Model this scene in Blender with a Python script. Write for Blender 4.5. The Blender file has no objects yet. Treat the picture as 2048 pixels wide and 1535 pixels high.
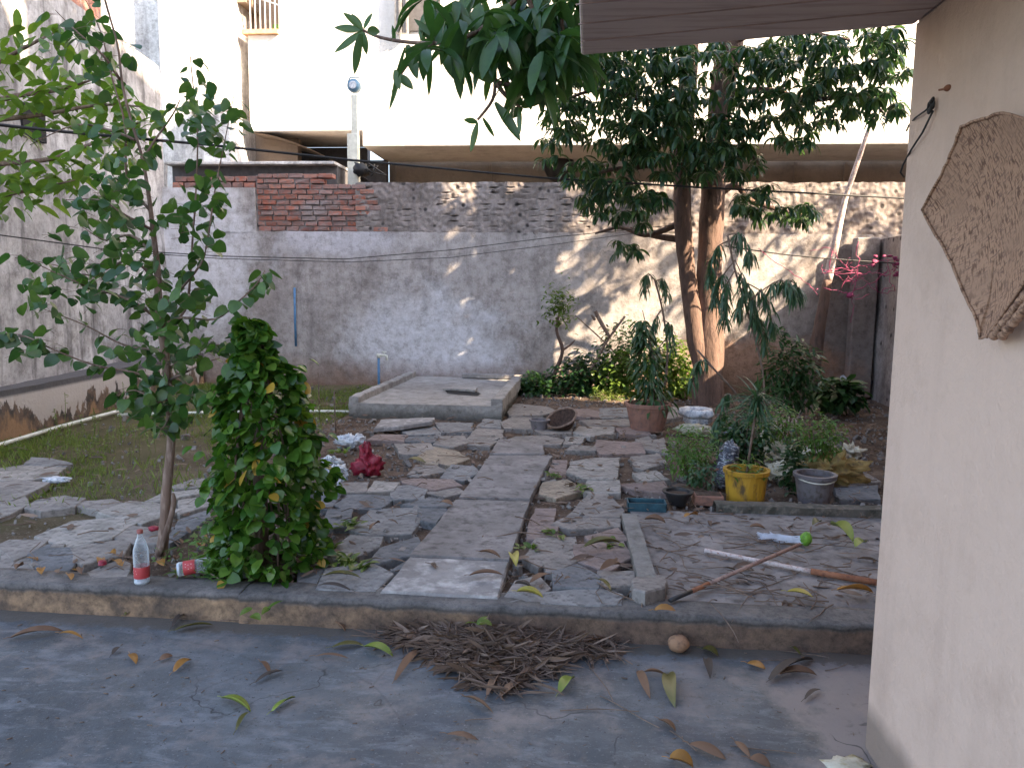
import bpy, math, random
from mathutils import Vector, Matrix, noise, Euler
random.seed(7)
R = math.radians
scene = bpy.context.scene
COL = scene.collection

# ------------------------------------------------------------ camera, sky, sun, exposure
FPX = 1540.0
cam = bpy.data.cameras.new('camera'); cam_o = bpy.data.objects.new('camera', cam); COL.objects.link(cam_o)
cam.sensor_fit = 'HORIZONTAL'; cam.sensor_width = 36.0; cam.lens = 36.0 * FPX / 2048.0
cam.clip_start = 0.05; cam.clip_end = 2000
CM = (Matrix.Rotation(R(5), 3, 'Z') @ Matrix.Rotation(R(90 - 6.8), 3, 'X') @ Matrix.Rotation(R(0.7), 3, 'Z'))
CP = Vector((0, 0, 1.45))
cam_o.matrix_world = Matrix.Translation(CP) @ CM.to_4x4()
scene.camera = cam_o

SUN = Vector((1.0, -0.50, 0.79)).normalized()
world = bpy.data.worlds.new("World"); scene.world = world; world.use_nodes = True
wn = world.node_tree; bg = wn.nodes['Background']
sky = wn.nodes.new('ShaderNodeTexSky'); sky.sky_type = 'NISHITA'; sky.sun_disc = False
sky.sun_elevation = math.asin(SUN.z); sky.sun_rotation = math.atan2(SUN.x, SUN.y)
sky.air_density = 1.0; sky.dust_density = 2.0; sky.ozone_density = 1.0
hs = wn.nodes.new('ShaderNodeHueSaturation'); hs.inputs['Saturation'].default_value = 0.85
wn.links.new(sky.outputs[0], hs.inputs['Color']); wn.links.new(hs.outputs[0], bg.inputs[0]); bg.inputs[1].default_value = 0.15
sl = bpy.data.lights.new('sun', 'SUN'); sl.energy = 5.0; sl.angle = R(0.5); sl.color = (1.0, 0.79, 0.54)
so = bpy.data.objects.new('sun', sl); COL.objects.link(so)
so.rotation_euler = SUN.to_track_quat('Z', 'Y').to_euler(); so.location = (20, -8, 16)
scene.view_settings.view_transform = 'Standard'; scene.view_settings.look = 'None'
scene.view_settings.gamma = 1.0; scene.view_settings.use_curve_mapping = False
scene.view_settings.exposure = 2.6
scene.render.engine = 'CYCLES'
scene.cycles.max_bounces = 8; scene.cycles.transparent_max_bounces = 16

# ------------------------------------------------------------ helpers
def ray(px, py): return CM @ Vector(((px - 1024) / FPX, -(py - 767.5) / FPX, -1))
def G(px, py, z=0.0):
    d = ray(px, py); return CP + d * ((z - CP.z) / d.z)
def W(px, py, Y):
    d = ray(px, py); return CP + d * ((Y - CP.y) / d.y)
def S(px, py, x):
    d = ray(px, py); return CP + d * ((x - CP.x) / d.x)
U = random.uniform
def tag(o, label=None, cat=None, group=None, kind=None):
    if label: o['label'] = label
    if cat: o['category'] = cat
    if group: o['group'] = group
    if kind: o['kind'] = kind
    return o
def empty(name, loc=(0, 0, 0)):
    o = bpy.data.objects.new(name, None); COL.objects.link(o); o.location = loc; o.empty_display_size = 0.1
    return o
class MB:
    def __init__(s): s.v = []; s.f = []
    def add(s, vs, fs):
        b = len(s.v); s.v.extend([tuple(q) for q in vs]); s.f.extend([tuple(i + b for i in f) for f in fs])
    def box(s, lo, hi, m=None):
        x0, y0, z0 = lo; x1, y1, z1 = hi
        v = [Vector(p) for p in [(x0,y0,z0),(x1,y0,z0),(x1,y1,z0),(x0,y1,z0),(x0,y0,z1),(x1,y0,z1),(x1,y1,z1),(x0,y1,z1)]]
        if m is not None: v = [m @ p for p in v]
        s.add(v, [(0,3,2,1),(4,5,6,7),(0,1,5,4),(1,2,6,5),(2,3,7,6),(3,0,4,7)])
    def tube(s, pts, rad, n=8, cap=True):
        pts = [Vector(p) for p in pts]
        if not isinstance(rad, (list, tuple)): rad = [rad] * len(pts)
        b = len(s.v); up = Vector((0.13, 0.21, 0.97)); k = len(pts)
        for i, p in enumerate(pts):
            t = (pts[min(i + 1, k - 1)] - pts[max(i - 1, 0)])
            if t.length < 1e-9: t = Vector((0, 0, 1))
            t.normalize()
            a = t.cross(up)
            if a.length < 0.15: a = t.cross(Vector((1, 0, 0)))
            a.normalize(); c = t.cross(a)
            for j in range(n):
                w = 2 * math.pi * j / n
                s.v.append(tuple(p + (a * math.cos(w) + c * math.sin(w)) * rad[i]))
        for i in range(k - 1):
            for j in range(n):
                s.f.append((b + i*n + j, b + i*n + (j+1) % n, b + (i+1)*n + (j+1) % n, b + (i+1)*n + j))
        if cap:
            s.f.append(tuple(b + j for j in reversed(range(n)))); s.f.append(tuple(b + (k-1)*n + j for j in range(n)))
    def lathe(s, prof, n=24, m=None, cx=0, cy=0, wob=0.0):
        b = len(s.v)
        for (r, z) in prof:
            for j in range(n):
                w = 2 * math.pi * j / n
                rr = r * (1 + wob * noise.noise(Vector((math.cos(w) * 2, math.sin(w) * 2, z * 9))))
                p = Vector((cx + rr * math.cos(w), cy + rr * math.sin(w), z))
                s.v.append(tuple(m @ p if m is not None else p))
        for i in range(len(prof) - 1):
            for j in range(n):
                s.f.append((b + i*n + j, b + i*n + (j+1) % n, b + (i+1)*n + (j+1) % n, b + (i+1)*n + j))
    def prism(s, poly, z0, z1, m=None):
        n = len(poly)
        v = [Vector((p[0], p[1], z0)) for p in poly] + [Vector((p[0], p[1], z1)) for p in poly]
        if m is not None: v = [m @ p for p in v]
        s.add(v, [tuple(reversed(range(n))), tuple(range(n, 2*n))] + [(i, (i+1) % n, n + (i+1) % n, n + i) for i in range(n)])
    def grid(s, fn, nu, nv):
        b = len(s.v)
        for i in range(nu + 1):
            for j in range(nv + 1): s.v.append(tuple(fn(i / nu, j / nv)))
        for i in range(nu):
            for j in range(nv):
                a = b + i * (nv + 1) + j; s.f.append((a, a + nv + 1, a + nv + 2, a + 1))
    def blob(s, c, r, amp=0.25, fr=2.0, nu=16, nv=10, seed=0.0, flat=None):
        c = Vector(c); b = len(s.v)
        for i in range(nv + 1):
            th = math.pi * i / nv
            for j in range(nu):
                ph = 2 * math.pi * j / nu
                d = Vector((math.sin(th) * math.cos(ph), math.sin(th) * math.sin(ph), math.cos(th)))
                k = 1 + amp * noise.noise(d * fr + Vector((seed, seed, 0))) + amp * 0.6 * abs(noise.noise(d * fr * 2.7 + Vector((0, seed, 9))))
                p = Vector((d.x * r[0], d.y * r[1], d.z * r[2])) * k
                if flat is not None and p.z < flat: p.z = flat
                s.v.append(tuple(c + p))
        for i in range(nv):
            for j in range(nu):
                s.f.append((b + i*nu + j, b + (i+1)*nu + j, b + (i+1)*nu + (j+1) % nu, b + i*nu + (j+1) % nu))
    def build(s, name, mat, parent=None, smooth=False, bevel=0.0, loc=None, sub=0):
        me = bpy.data.meshes.new(name); me.from_pydata(s.v, [], s.f); me.update()
        if smooth: me.polygons.foreach_set('use_smooth', [True] * len(me.polygons))
        mats = mat if isinstance(mat, (list, tuple)) else [mat]
        for m_ in mats: me.materials.append(m_)
        o = bpy.data.objects.new(name, me); COL.objects.link(o)
        if parent is not None:
            o.parent = parent
            o.matrix_parent_inverse = Matrix.Translation(-Vector(parent.location))
        if bevel > 0:
            b = o.modifiers.new('bevel', 'BEVEL'); b.width = bevel; b.segments = 2; b.limit_method = 'ANGLE'
        if sub:
            b = o.modifiers.new('sub', 'SUBSURF'); b.levels = sub; b.render_levels = sub
        return o

# ---------- leaves
def leaf(mb, base, d, L, w, droop=0.3, fold=0.25, prof='lance', seg=5, roll=None, curl=0.0):
    d = Vector(d).normalized()
    side = d.cross(Vector((0, 0, 1)))
    if side.length < 0.05: side = Vector((U(-1,1), U(-1,1), 0))
    side.normalize()
    if roll is None: roll = U(-0.6, 0.6)
    side = Matrix.Rotation(roll, 3, d) @ side
    p = Vector(base); step = L / seg; b = len(mb.v); cur = d.copy()
    for i in range(seg + 1):
        t = i / seg
        if prof == 'lance': wd = math.sin(math.pi * min(1, t * 0.93 + 0.07)) ** 0.8 * (1 if t < 1 else 0.05)
        elif prof == 'heart':
            tt = [0, .12, .35, .6, .82, 1.01]; ww = [.5, .95, 1.0, .86, .5, 0.02]; j = 0
            while t > tt[j + 1]: j += 1
            wd = ww[j] + (ww[j + 1] - ww[j]) * (t - tt[j]) / (tt[j + 1] - tt[j])
        elif prof == 'blade': wd = (1 - t) ** 0.6 * (0.6 + 0.4 * min(1, t * 5))
        else: wd = [0.35, 0.85, 1.0, 0.9, 0.55, 0.04][min(i * 5 // seg, 5)]
        nrm = side.cross(cur).normalized()
        hw = w * 0.5 * wd
        lift = nrm * (hw * fold)
        mb.v.append(tuple(p - side * hw + lift)); mb.v.append(tuple(p)); mb.v.append(tuple(p + side * hw + lift))
        q = Vector((cur.x, cur.y, cur.z - droop * (1.0 / seg) * 2.2))
        cur = q.normalized()
        if curl: side = Matrix.Rotation(curl / seg, 3, cur) @ side
        side = (side - cur * side.dot(cur)).normalized()
        p = p + cur * step
    for i in range(seg):
        a = b + i * 3
        mb.f.append((a, a+1, a+4, a+3)); mb.f.append((a+1, a+2, a+5, a+4))
def rdir(zlo=-1, zhi=1):
    a = U(0, 2 * math.pi); z = U(zlo, zhi); r = math.sqrt(max(0, 1 - z*z)); return Vector((r * math.cos(a), r * math.sin(a), z))
def whorl(mb, c, L, w, n, zlo=-0.5, zhi=0.5, droop=0.55, axis=None):
    for i in range(n):
        d = rdir(zlo, zhi)
        if axis is not None: d = (d + axis * 0.8).normalized()
        k = U(0.65, 1.1)
        leaf(mb, Vector(c) + d * 0.015, d, L * k, w * k, droop=droop * U(0.6, 1.5), fold=U(0.15, 0.45))

# ---------- materials
def nt(name):
    m = bpy.data.materials.new(name); m.use_nodes = True; t = m.node_tree
    return m, t, t.nodes['Principled BSDF']
def N(t, kind, **kw):
    n = t.nodes.new(kind)
    for k, v in kw.items():
        if k.startswith('i_'): n.inputs[k[2:].replace('_', ' ')].default_value = v
        else: setattr(n, k, v)
    return n
def coords(t, scale=(1, 1, 1), obj=True):
    c = N(t, 'ShaderNodeNewGeometry'); mp = N(t, 'ShaderNodeMapping'); mp.inputs['Scale'].default_value = scale
    t.links.new(c.outputs['Position'], mp.inputs[0]); return mp.outputs[0]
def nz(t, vec, scale, detail=6, rough=0.6, dist=0.0):
    n = N(t, 'ShaderNodeTexNoise'); n.inputs['Scale'].default_value = scale; n.inputs['Detail'].default_value = detail
    n.inputs['Roughness'].default_value = rough; n.inputs['Distortion'].default_value = dist
    t.links.new(vec, n.inputs['Vector']); return n.outputs[0]
def ramp(t, fac, stops):
    r = N(t, 'ShaderNodeValToRGB'); e = r.color_ramp.elements
    while len(e) < len(stops): e.new(0.5)
    for i, (p, c) in enumerate(stops): e[i].position = p; e[i].color = (*c, 1) if len(c) == 3 else c
    t.links.new(fac, r.inputs[0]); return r.outputs[0]
def mix(t, fac, a, b, mode='MIX'):
    m = N(t, 'ShaderNodeMix'); m.data_type = 'RGBA'; m.blend_type = mode
    for s_, v in ((0, fac), (6, a), (7, b)):
        if isinstance(v, (int, float)): m.inputs[s_].default_value = v
        elif isinstance(v, tuple): m.inputs[s_].default_value = (*v, 1)
        else: t.links.new(v, m.inputs[s_])
    return m.outputs[2]
def bw(t, fac, lo, hi): return ramp(t, fac, [(lo, (0, 0, 0)), (hi, (1, 1, 1))])
def bump(t, b, h, st=0.4, dist=0.02):
    n = N(t, 'ShaderNodeBump'); n.inputs['Strength'].default_value = st; n.inputs['Distance'].default_value = dist
    t.links.new(h, n.inputs['Height']); t.links.new(n.outputs[0], b.inputs['Normal'])
def noisy(name, c1, c2, c3=None, scale=3, rough=0.85, bst=0.4, bscale=30, bdist=0.01, stretch=(1, 1, 1), metal=0, spec=0.3, grain=0):
    m, t, b = nt(name); v = coords(t, stretch)
    f = nz(t, v, scale); col = ramp(t, f, [(0.33, c1), (0.66, c2)])
    if c3: col = mix(t, bw(t, nz(t, v, scale * 4.3), 0.5, 0.68), col, c3)
    if grain: col = mix(t, 1.0, col, ramp(t, nz(t, v, grain, 9, 0.8), [(0.34, (0.8, 0.79, 0.78)), (0.5, (1, 1, 1)), (0.68, (1.18, 1.18, 1.18))]), 'MULTIPLY')
    t.links.new(col, b.inputs['Base Color']); b.inputs['Roughness'].default_value = rough
    b.inputs['Metallic'].default_value = metal; b.inputs['Specular IOR Level'].default_value = spec
    if bst: bump(t, b, nz(t, v, bscale, 8), bst, bdist)
    return m
def leafmat(name, cs, trans=0.3, rough=0.4, spec=0.5, tcol=None):
    m, t, b = nt(name); g = N(t, 'ShaderNodeNewGeometry')
    n = len(cs); col = ramp(t, g.outputs['Random Per Island'], [(i / max(1, n - 1), c) for i, c in enumerate(cs)])
    v = coords(t); col = mix(t, nz(t, v, 25), col, tuple(x * 0.7 for x in cs[0]))
    t.links.new(col, b.inputs['Base Color']); b.inputs['Roughness'].default_value = rough
    b.inputs['Specular IOR Level'].default_value = spec
    tr = N(t, 'ShaderNodeBsdfTranslucent'); mx = N(t, 'ShaderNodeMixShader'); mx.inputs[0].default_value = trans
    tc = mix(t, 1.0, col, tcol or (1.0, 1.0, 0.35), 'MULTIPLY'); tc2 = mix(t, 0.5, tc, col, 'ADD')
    t.links.new(tc2, tr.inputs[0]); t.links.new(b.outputs[0], mx.inputs[1]); t.links.new(tr.outputs[0], mx.inputs[2])
    t.links.new(mx.outputs[0], t.nodes['Material Output'].inputs[0])
    return m
def plain(name, c, rough=0.6, metal=0, spec=0.4, var=0.25, sc=12):
    return noisy(name, tuple(x * (1 - var) for x in c), tuple(min(1, x * (1 + var * 0.6)) for x in c), scale=sc, rough=rough, bst=0.15, metal=metal, spec=spec)

M = {}
def wall_mat(name, base, light, dark, stain, low=None, lowz=0.5, pits=0.0, streak=0.5, patch=None):
    m, t, b = nt(name); v = coords(t); vs = coords(t, (1, 1, 0.12))
    col = ramp(t, nz(t, v, 0.7, 8, 0.6), [(0.36, base), (0.6, light)])
    col = mix(t, bw(t, nz(t, v, 2.6, 9, 0.72), 0.48, 0.72), col, dark)
    col = mix(t, bw(t, nz(t, v, 9, 8, 0.8), 0.55, 0.72), col, light)
    m1 = N(t, 'ShaderNodeMath', operation='MULTIPLY'); t.links.new(bw(t, nz(t, vs, 5, 6, 0.6), 0.5, 0.75), m1.inputs[0]); m1.inputs[1].default_value = streak
    col = mix(t, m1.outputs[0], col, stain)
    if patch:
        sp = N(t, 'ShaderNodeSeparateXYZ'); t.links.new(coords(t), sp.inputs[0])
        for (cx, cz, rx, rz, pc) in patch:
            vm = N(t, 'ShaderNodeMapping'); vm.inputs['Location'].default_value = (-cx / rx, 0, -cz / rz); vm.inputs['Scale'].default_value = (1 / rx, 0.0, 1 / rz)
            g = N(t, 'ShaderNodeNewGeometry'); t.links.new(g.outputs['Position'], vm.inputs[0])
            ln = N(t, 'ShaderNodeVectorMath', operation='LENGTH'); t.links.new(vm.outputs[0], ln.inputs[0])
            ad = N(t, 'ShaderNodeMath', operation='ADD'); t.links.new(ln.outputs['Value'], ad.inputs[0])
            nn = N(t, 'ShaderNodeMath', operation='MULTIPLY_ADD'); t.links.new(nz(t, v, 2.2, 8, 0.65), nn.inputs[0]); nn.inputs[1].default_value = 1.6; nn.inputs[2].default_value = -0.8
            t.links.new(nn.outputs[0], ad.inputs[1])
            col = mix(t, ramp(t, ad.outputs[0], [(0.55, (0.85, 0.85, 0.85)), (1.0, (0, 0, 0))]), col, pc)
    if low:
        sp = N(t, 'ShaderNodeSeparateXYZ'); t.links.new(coords(t), sp.inputs[0])
        a = N(t, 'ShaderNodeMath', operation='MULTIPLY_ADD'); t.links.new(nz(t, v, 3, 6), a.inputs[0]); a.inputs[1].default_value = 0.9 * lowz
        t.links.new(sp.outputs[2], a.inputs[2])
        col = mix(t, ramp(t, a.outputs[0], [(lowz * 0.45, (0.9, 0.9, 0.9)), (lowz * 1.3, (0, 0, 0))]), col, low)
    col = mix(t, 1.0, col, ramp(t, nz(t, v, 8 if low else 14, 12, 0.82), [(0.36, (0.62, 0.60, 0.59)), (0.5, (1, 1, 1)), (0.66, (1.22, 1.22, 1.24))]), 'MULTIPLY') if name not in ('white_house_paint', 'pink_wall_paint', 'cream_recess') else col
    h = nz(t, v, 22, 10, 0.7)
    if pits:
        vo = N(t, 'ShaderNodeTexVoronoi'); vo.inputs['Scale'].default_value = pits; t.links.new(v, vo.inputs['Vector'])
        pm = bw(t, vo.outputs[0], 0.1, 0.22); col = mix(t, pm, (0.05, 0.045, 0.045), col)
        h = mix(t, 0.5, h, pm)
    t.links.new(col, b.inputs['Base Color']); b.inputs['Roughness'].default_value = 0.93; b.inputs['Specular IOR Level'].default_value = 0.15
    bump(t, b, h, 0.5, 0.02)
    return m
M['plaster'] = wall_mat('weathered_plaster', (0.29, 0.26, 0.25), (0.42, 0.39, 0.385), (0.185, 0.165, 0.16), (0.14, 0.125, 0.125), low=(0.20, 0.125, 0.09), lowz=0.55, streak=0.6,
    patch=[(-2.3, 0.6, 1.5, 1.0, (0.56, 0.56, 0.60)), (-6.0, 2.0, 1.3, 1.4, (0.62, 0.62, 0.66)), (-3.6, 2.2, 1.2, 0.35, (0.50, 0.49, 0.53)), (4.5, 1.0, 1.5, 1.6, (0.17, 0.14, 0.13)), (2.6, 0.2, 1.6, 0.9, (0.33, 0.20, 0.14))])
M['mortar'] = wall_mat('rough_mortar', (0.21, 0.18, 0.172), (0.30, 0.265, 0.255), (0.12, 0.105, 0.10), (0.085, 0.07, 0.07), streak=0.4, pits=5.5)
M['left_plaster'] = wall_mat('stained_plaster', (0.27, 0.26, 0.265), (0.60, 0.585, 0.59), (0.15, 0.14, 0.14), (0.07, 0.066, 0.068), low=(0.3, 0.22, 0.17), lowz=0.5, streak=1.0)
M['old_white'] = wall_mat('old_whitewash', (0.48, 0.465, 0.455), (0.70, 0.68, 0.66), (0.27, 0.255, 0.25), (0.16, 0.155, 0.16), streak=0.9)
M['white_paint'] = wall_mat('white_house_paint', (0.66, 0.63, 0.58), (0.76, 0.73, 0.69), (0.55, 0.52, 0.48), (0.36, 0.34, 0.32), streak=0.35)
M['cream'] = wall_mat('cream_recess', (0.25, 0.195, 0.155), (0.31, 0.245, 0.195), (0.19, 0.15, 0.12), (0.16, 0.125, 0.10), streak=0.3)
M['pink'] = wall_mat('pink_wall_paint', (0.56, 0.415, 0.335), (0.60, 0.45, 0.37), (0.49, 0.36, 0.29), (0.31, 0.22, 0.18), streak=0.25, low=(0.22, 0.17, 0.14), lowz=0.09)
M['soffit'] = noisy('soffit_boards', (0.41, 0.325, 0.285), (0.48, 0.39, 0.345), (0.34, 0.26, 0.23), scale=1.5, stretch=(0.5, 4, 1), bst=0.3, bscale=14)
M['plinth'] = None
def plinth_mat():
    m, t, b = nt('peeling_paint'); v = coords(t); vs = coords(t, (1, 1, 0.35))
    col = ramp(t, nz(t, v, 5, 8), [(0.4, (0.055, 0.045, 0.04)), (0.62, (0.20, 0.13, 0.09))])
    sp = N(t, 'ShaderNodeSeparateXYZ'); t.links.new(coords(t), sp.inputs[0])
    a = N(t, 'ShaderNodeMath', operation='MULTIPLY_ADD'); t.links.new(nz(t, vs, 3.2, 6, 0.65), a.inputs[0]); a.inputs[1].default_value = 1.5
    t.links.new(sp.outputs[2], a.inputs[2])
    col = mix(t, bw(t, a.outputs[0], 0.91, 0.94), col, (0.46, 0.41, 0.38))
    col = mix(t, bw(t, sp.outputs[2], 0.37, 0.40), col, (0.09, 0.085, 0.09))
    low = mix(t, ramp(t, a.outputs[0], [(0.70, (1, 1, 1)), (0.80, (0, 0, 0))]), col, (0.30, 0.18, 0.10))  # orange along the foot paints in sunlight on the wall base
    t.links.new(low, b.inputs['Base Color']); b.inputs['Roughness'].default_value = 0.9
    bump(t, b, nz(t, v, 25, 8), 0.6, 0.02); return m
M['plinth'] = plinth_mat()
def brick_mat(name, cs):
    m, t, b = nt(name); g = N(t, 'ShaderNodeNewGeometry'); v = coords(t)
    col = ramp(t, g.outputs['Random Per Island'], [(i / (len(cs) - 1), c) for i, c in enumerate(cs)])
    col = mix(t, bw(t, nz(t, v, 13, 8, 0.75), 0.46, 0.62), col, (0.19, 0.155, 0.15))
    col = mix(t, bw(t, nz(t, v, 1.7, 5, 0.6), 0.5, 0.64), col, (0.27, 0.22, 0.215))
    t.links.new(col, b.inputs['Base Color']); b.inputs['Roughness'].default_value = 0.95
    bump(t, b, nz(t, v, 40, 8), 0.7, 0.015); return m
M['brick'] = brick_mat('red_brick', [(0.30, 0.10, 0.07), (0.36, 0.13, 0.085), (0.26, 0.12, 0.10), (0.40, 0.17, 0.12), (0.22, 0.14, 0.13), (0.33, 0.12, 0.08)])
def ground_mat():
    m, t, b = nt('dirt'); v = coords(t)
    col = ramp(t, nz(t, v, 2.2, 9, 0.65), [(0.35, (0.065, 0.046, 0.036)), (0.5, (0.12, 0.084, 0.064)), (0.68, (0.21, 0.155, 0.12))])
    col = mix(t, bw(t, nz(t, v, 38, 5, 0.7), 0.56, 0.7), col, (0.30, 0.25, 0.21))
    col = mix(t, bw(t, nz(t, v, 60, 4, 0.7), 0.6, 0.7), col, (0.05, 0.035, 0.03))
    sp = N(t, 'ShaderNodeSeparateXYZ'); t.links.new(coords(t), sp.inputs[0])
    a = N(t, 'ShaderNodeMath', operation='MULTIPLY_ADD'); t.links.new(nz(t, v, 1.6, 5), a.inputs[0]); a.inputs[1].default_value = 2.6; t.links.new(sp.outputs[0], a.inputs[2])
    gr = ramp(t, a.outputs[0], [(0.0, (1, 1, 1)), (1.0, (0, 0, 0))])
    mr = N(t, 'ShaderNodeMapRange'); mr.inputs[1].default_value = -2.6; mr.inputs[2].default_value = -1.2; mr.inputs[3].default_value = 0.65; mr.inputs[4].default_value = 0.0
    t.links.new(a.outputs[0], mr.inputs[0])
    col = mix(t, mr.outputs[0], col, (0.12, 0.115, 0.055))
    t.links.new(col, b.inputs['Base Color']); b.inputs['Roughness'].default_value = 0.97; b.inputs['Specular IOR Level'].default_value = 0.1
    bump(t, b, nz(t, v, 45, 8, 0.75), 0.9, 0.03); return m
M['dirt'] = ground_mat()
def floor_mat():
    m, t, b = nt('cement_floor'); v = coords(t); vd = coords(t, (1.0, 2.6, 1))
    col = ramp(t, nz(t, v, 0.9, 8, 0.62), [(0.38, (0.058, 0.062, 0.07)), (0.52, (0.10, 0.105, 0.114)), (0.66, (0.175, 0.17, 0.178))])
    col = mix(t, bw(t, nz(t, vd, 4.5, 9, 0.7, 0.4), 0.50, 0.68), col, (0.20, 0.20, 0.215))
    col = mix(t, bw(t, nz(t, v, 2.1, 9, 0.75, 0.8), 0.52, 0.72), col, (0.085, 0.083, 0.098))
    col = mix(t, bw(t, nz(t, vd, 14, 8, 0.8, 0.5), 0.60, 0.75), col, (0.32, 0.315, 0.335))
    col = mix(t, bw(t, nz(t, v, 40, 9, 0.8), 0.54, 0.7), col, (0.065, 0.065, 0.07))
    col = mix(t, bw(t, nz(t, v, 85, 4, 0.7), 0.6, 0.7), col, (0.21, 0.205, 0.212))
    col = mix(t, bw(t, nz(t, v, 70, 3, 0.6), 0.66, 0.70), col, (0.04, 0.036, 0.036))
    sp = N(t, 'ShaderNodeSeparateXYZ'); t.links.new(coords(t), sp.inputs[0])
    mr = N(t, 'ShaderNodeMapRange'); mr.inputs[1].default_value = 0.75; mr.inputs[2].default_value = 1.35; t.links.new(sp.outputs[0], mr.inputs[0])
    a = N(t, 'ShaderNodeMath', operation='MULTIPLY_ADD'); t.links.new(nz(t, v, 5, 10, 0.7), a.inputs[0]); a.inputs[1].default_value = 1.4; t.links.new(mr.outputs[0], a.inputs[2])
    col = mix(t, bw(t, a.outputs[0], 0.7, 1.9), col, (0.23, 0.19, 0.18))
    # crack
    cr = N(t, 'ShaderNodeTexVoronoi'); cr.feature = 'DISTANCE_TO_EDGE'; cr.inputs['Scale'].default_value = 0.55
    dv = N(t, 'ShaderNodeMix'); dv.data_type = 'VECTOR'; dv.inputs[0].default_value = 0.12
    nn = N(t, 'ShaderNodeTexNoise'); nn.inputs['Scale'].default_value = 3; t.links.new(v, nn.inputs['Vector'])
    t.links.new(v, dv.inputs[4]); t.links.new(nn.outputs['Color'], dv.inputs[5]); t.links.new(dv.outputs[1], cr.inputs['Vector'])
    col = mix(t, ramp(t, cr.outputs[0], [(0.0, (0.3, 0.3, 0.3)), (0.004, (0, 0, 0))]), col, (0.05, 0.045, 0.045))
    ck = nz(t, v, 0.8, 5, 0.55, 0.3); sb = N(t, 'ShaderNodeMath', operation='SUBTRACT'); sb.inputs[1].default_value = 0.5; t.links.new(ck, sb.inputs[0])
    ab = N(t, 'ShaderNodeMath', operation='ABSOLUTE'); t.links.new(sb.outputs[0], ab.inputs[0])
    ckm = ramp(t, ab.outputs[0], [(0.0, (1, 1, 1)), (0.0016, (0, 0, 0))]); ckm = mix(t, 1.0, ckm, bw(t, nz(t, v, 1.3, 3), 0.5, 0.56), 'MULTIPLY')
    col = mix(t, ckm, col, (0.035, 0.032, 0.032))
    dy = N(t, 'ShaderNodeMapRange'); dy.inputs[1].default_value = 3.22; dy.inputs[2].default_value = 3.42; t.links.new(sp.outputs[1], dy.inputs[0])
    dm = N(t, 'ShaderNodeMath', operation='MULTIPLY_ADD'); t.links.new(nz(t, v, 16, 10, 0.8), dm.inputs[0]); dm.inputs[1].default_value = 1.5; t.links.new(dy.outputs[0], dm.inputs[2])
    col = mix(t, ramp(t, dm.outputs[0], [(0.85, (0, 0, 0)), (1.7, (0.8, 0.8, 0.8))]), col, (0.10, 0.08, 0.065))
    col = mix(t, 1.0, col, (0.82, 0.86, 0.88), 'MULTIPLY')
    t.links.new(col, b.inputs['Base Color'])
    rr = ramp(t, nz(t, v, 3, 6), [(0.35, (0.5,) * 3), (0.7, (0.85,) * 3)]); t.links.new(rr, b.inputs['Roughness'])
    b.inputs['Specular IOR Level'].default_value = 0.4
    bump(t, b, nz(t, v, 30, 9, 0.7), 0.35, 0.012); return m
M['floor'] = floor_mat()
M['slab'] = noisy('grey_cement_slab', (0.15, 0.138, 0.135), (0.25, 0.23, 0.225), (0.10, 0.09, 0.088), scale=3.2, grain=20, bscale=45, bst=0.4)
M['white_slab'] = noisy('whitened_slab', (0.15, 0.14, 0.14), (0.27, 0.255, 0.25), (0.42, 0.40, 0.39), scale=2.2, grain=20, bscale=45)
M['kerb'] = wall_mat('kerb_concrete', (0.15, 0.125, 0.115), (0.21, 0.175, 0.16), (0.10, 0.085, 0.08), (0.09, 0.075, 0.07), streak=0.4)
def kerbmat():
    m, t, b = nt('kerb_stained'); v = coords(t)
    top = ramp(t, nz(t, v, 3, 8, 0.7), [(0.35, (0.065, 0.062, 0.062)), (0.65, (0.15, 0.135, 0.13))])
    face = ramp(t, nz(t, v, 6, 8, 0.65), [(0.38, (0.085, 0.06, 0.045)), (0.52, (0.19, 0.125, 0.08)), (0.66, (0.31, 0.205, 0.125))])
    sp = N(t, 'ShaderNodeSeparateXYZ'); t.links.new(coords(t), sp.inputs[0])
    a = N(t, 'ShaderNodeMath', operation='MULTIPLY_ADD'); t.links.new(nz(t, v, 2, 5), a.inputs[0]); a.inputs[1].default_value = 1.5; t.links.new(sp.outputs[0], a.inputs[2])
    mr = N(t, 'ShaderNodeMapRange'); mr.inputs[1].default_value = -0.8; mr.inputs[2].default_value = 1.0; mr.inputs[3].default_value = 0.0; mr.inputs[4].default_value = 0.75; t.links.new(a.outputs[0], mr.inputs[0])
    face = mix(t, mr.outputs[0], face, (0.10, 0.066, 0.054))
    z = N(t, 'ShaderNodeMath', operation='MULTIPLY_ADD'); t.links.new(nz(t, v, 9, 5), z.inputs[0]); z.inputs[1].default_value = 0.05; t.links.new(sp.outputs[2], z.inputs[2])
    zz = ramp(t, z.outputs[0], [(0.0, (0, 0, 0)), (0.022, (1, 1, 1))])
    col = mix(t, zz, face, top)
    ln = ramp(t, z.outputs[0], [(0.006, (0, 0, 0)), (0.018, (0.75, 0.75, 0.75)), (0.032, (0, 0, 0))]); col = mix(t, ln, col, (0.03, 0.026, 0.024))
    col = mix(t, 1.0, col, ramp(t, nz(t, v, 22, 10, 0.8), [(0.36, (0.5, 0.5, 0.5)), (0.5, (1, 1, 1)), (0.66, (1.35, 1.3, 1.25))]), 'MULTIPLY')
    t.links.new(col, b.inputs['Base Color']); b.inputs['Roughness'].default_value = 0.9
    bump(t, b, nz(t, v, 35, 8, 0.7), 0.6, 0.015); return m
M['kerb2'] = kerbmat()
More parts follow.
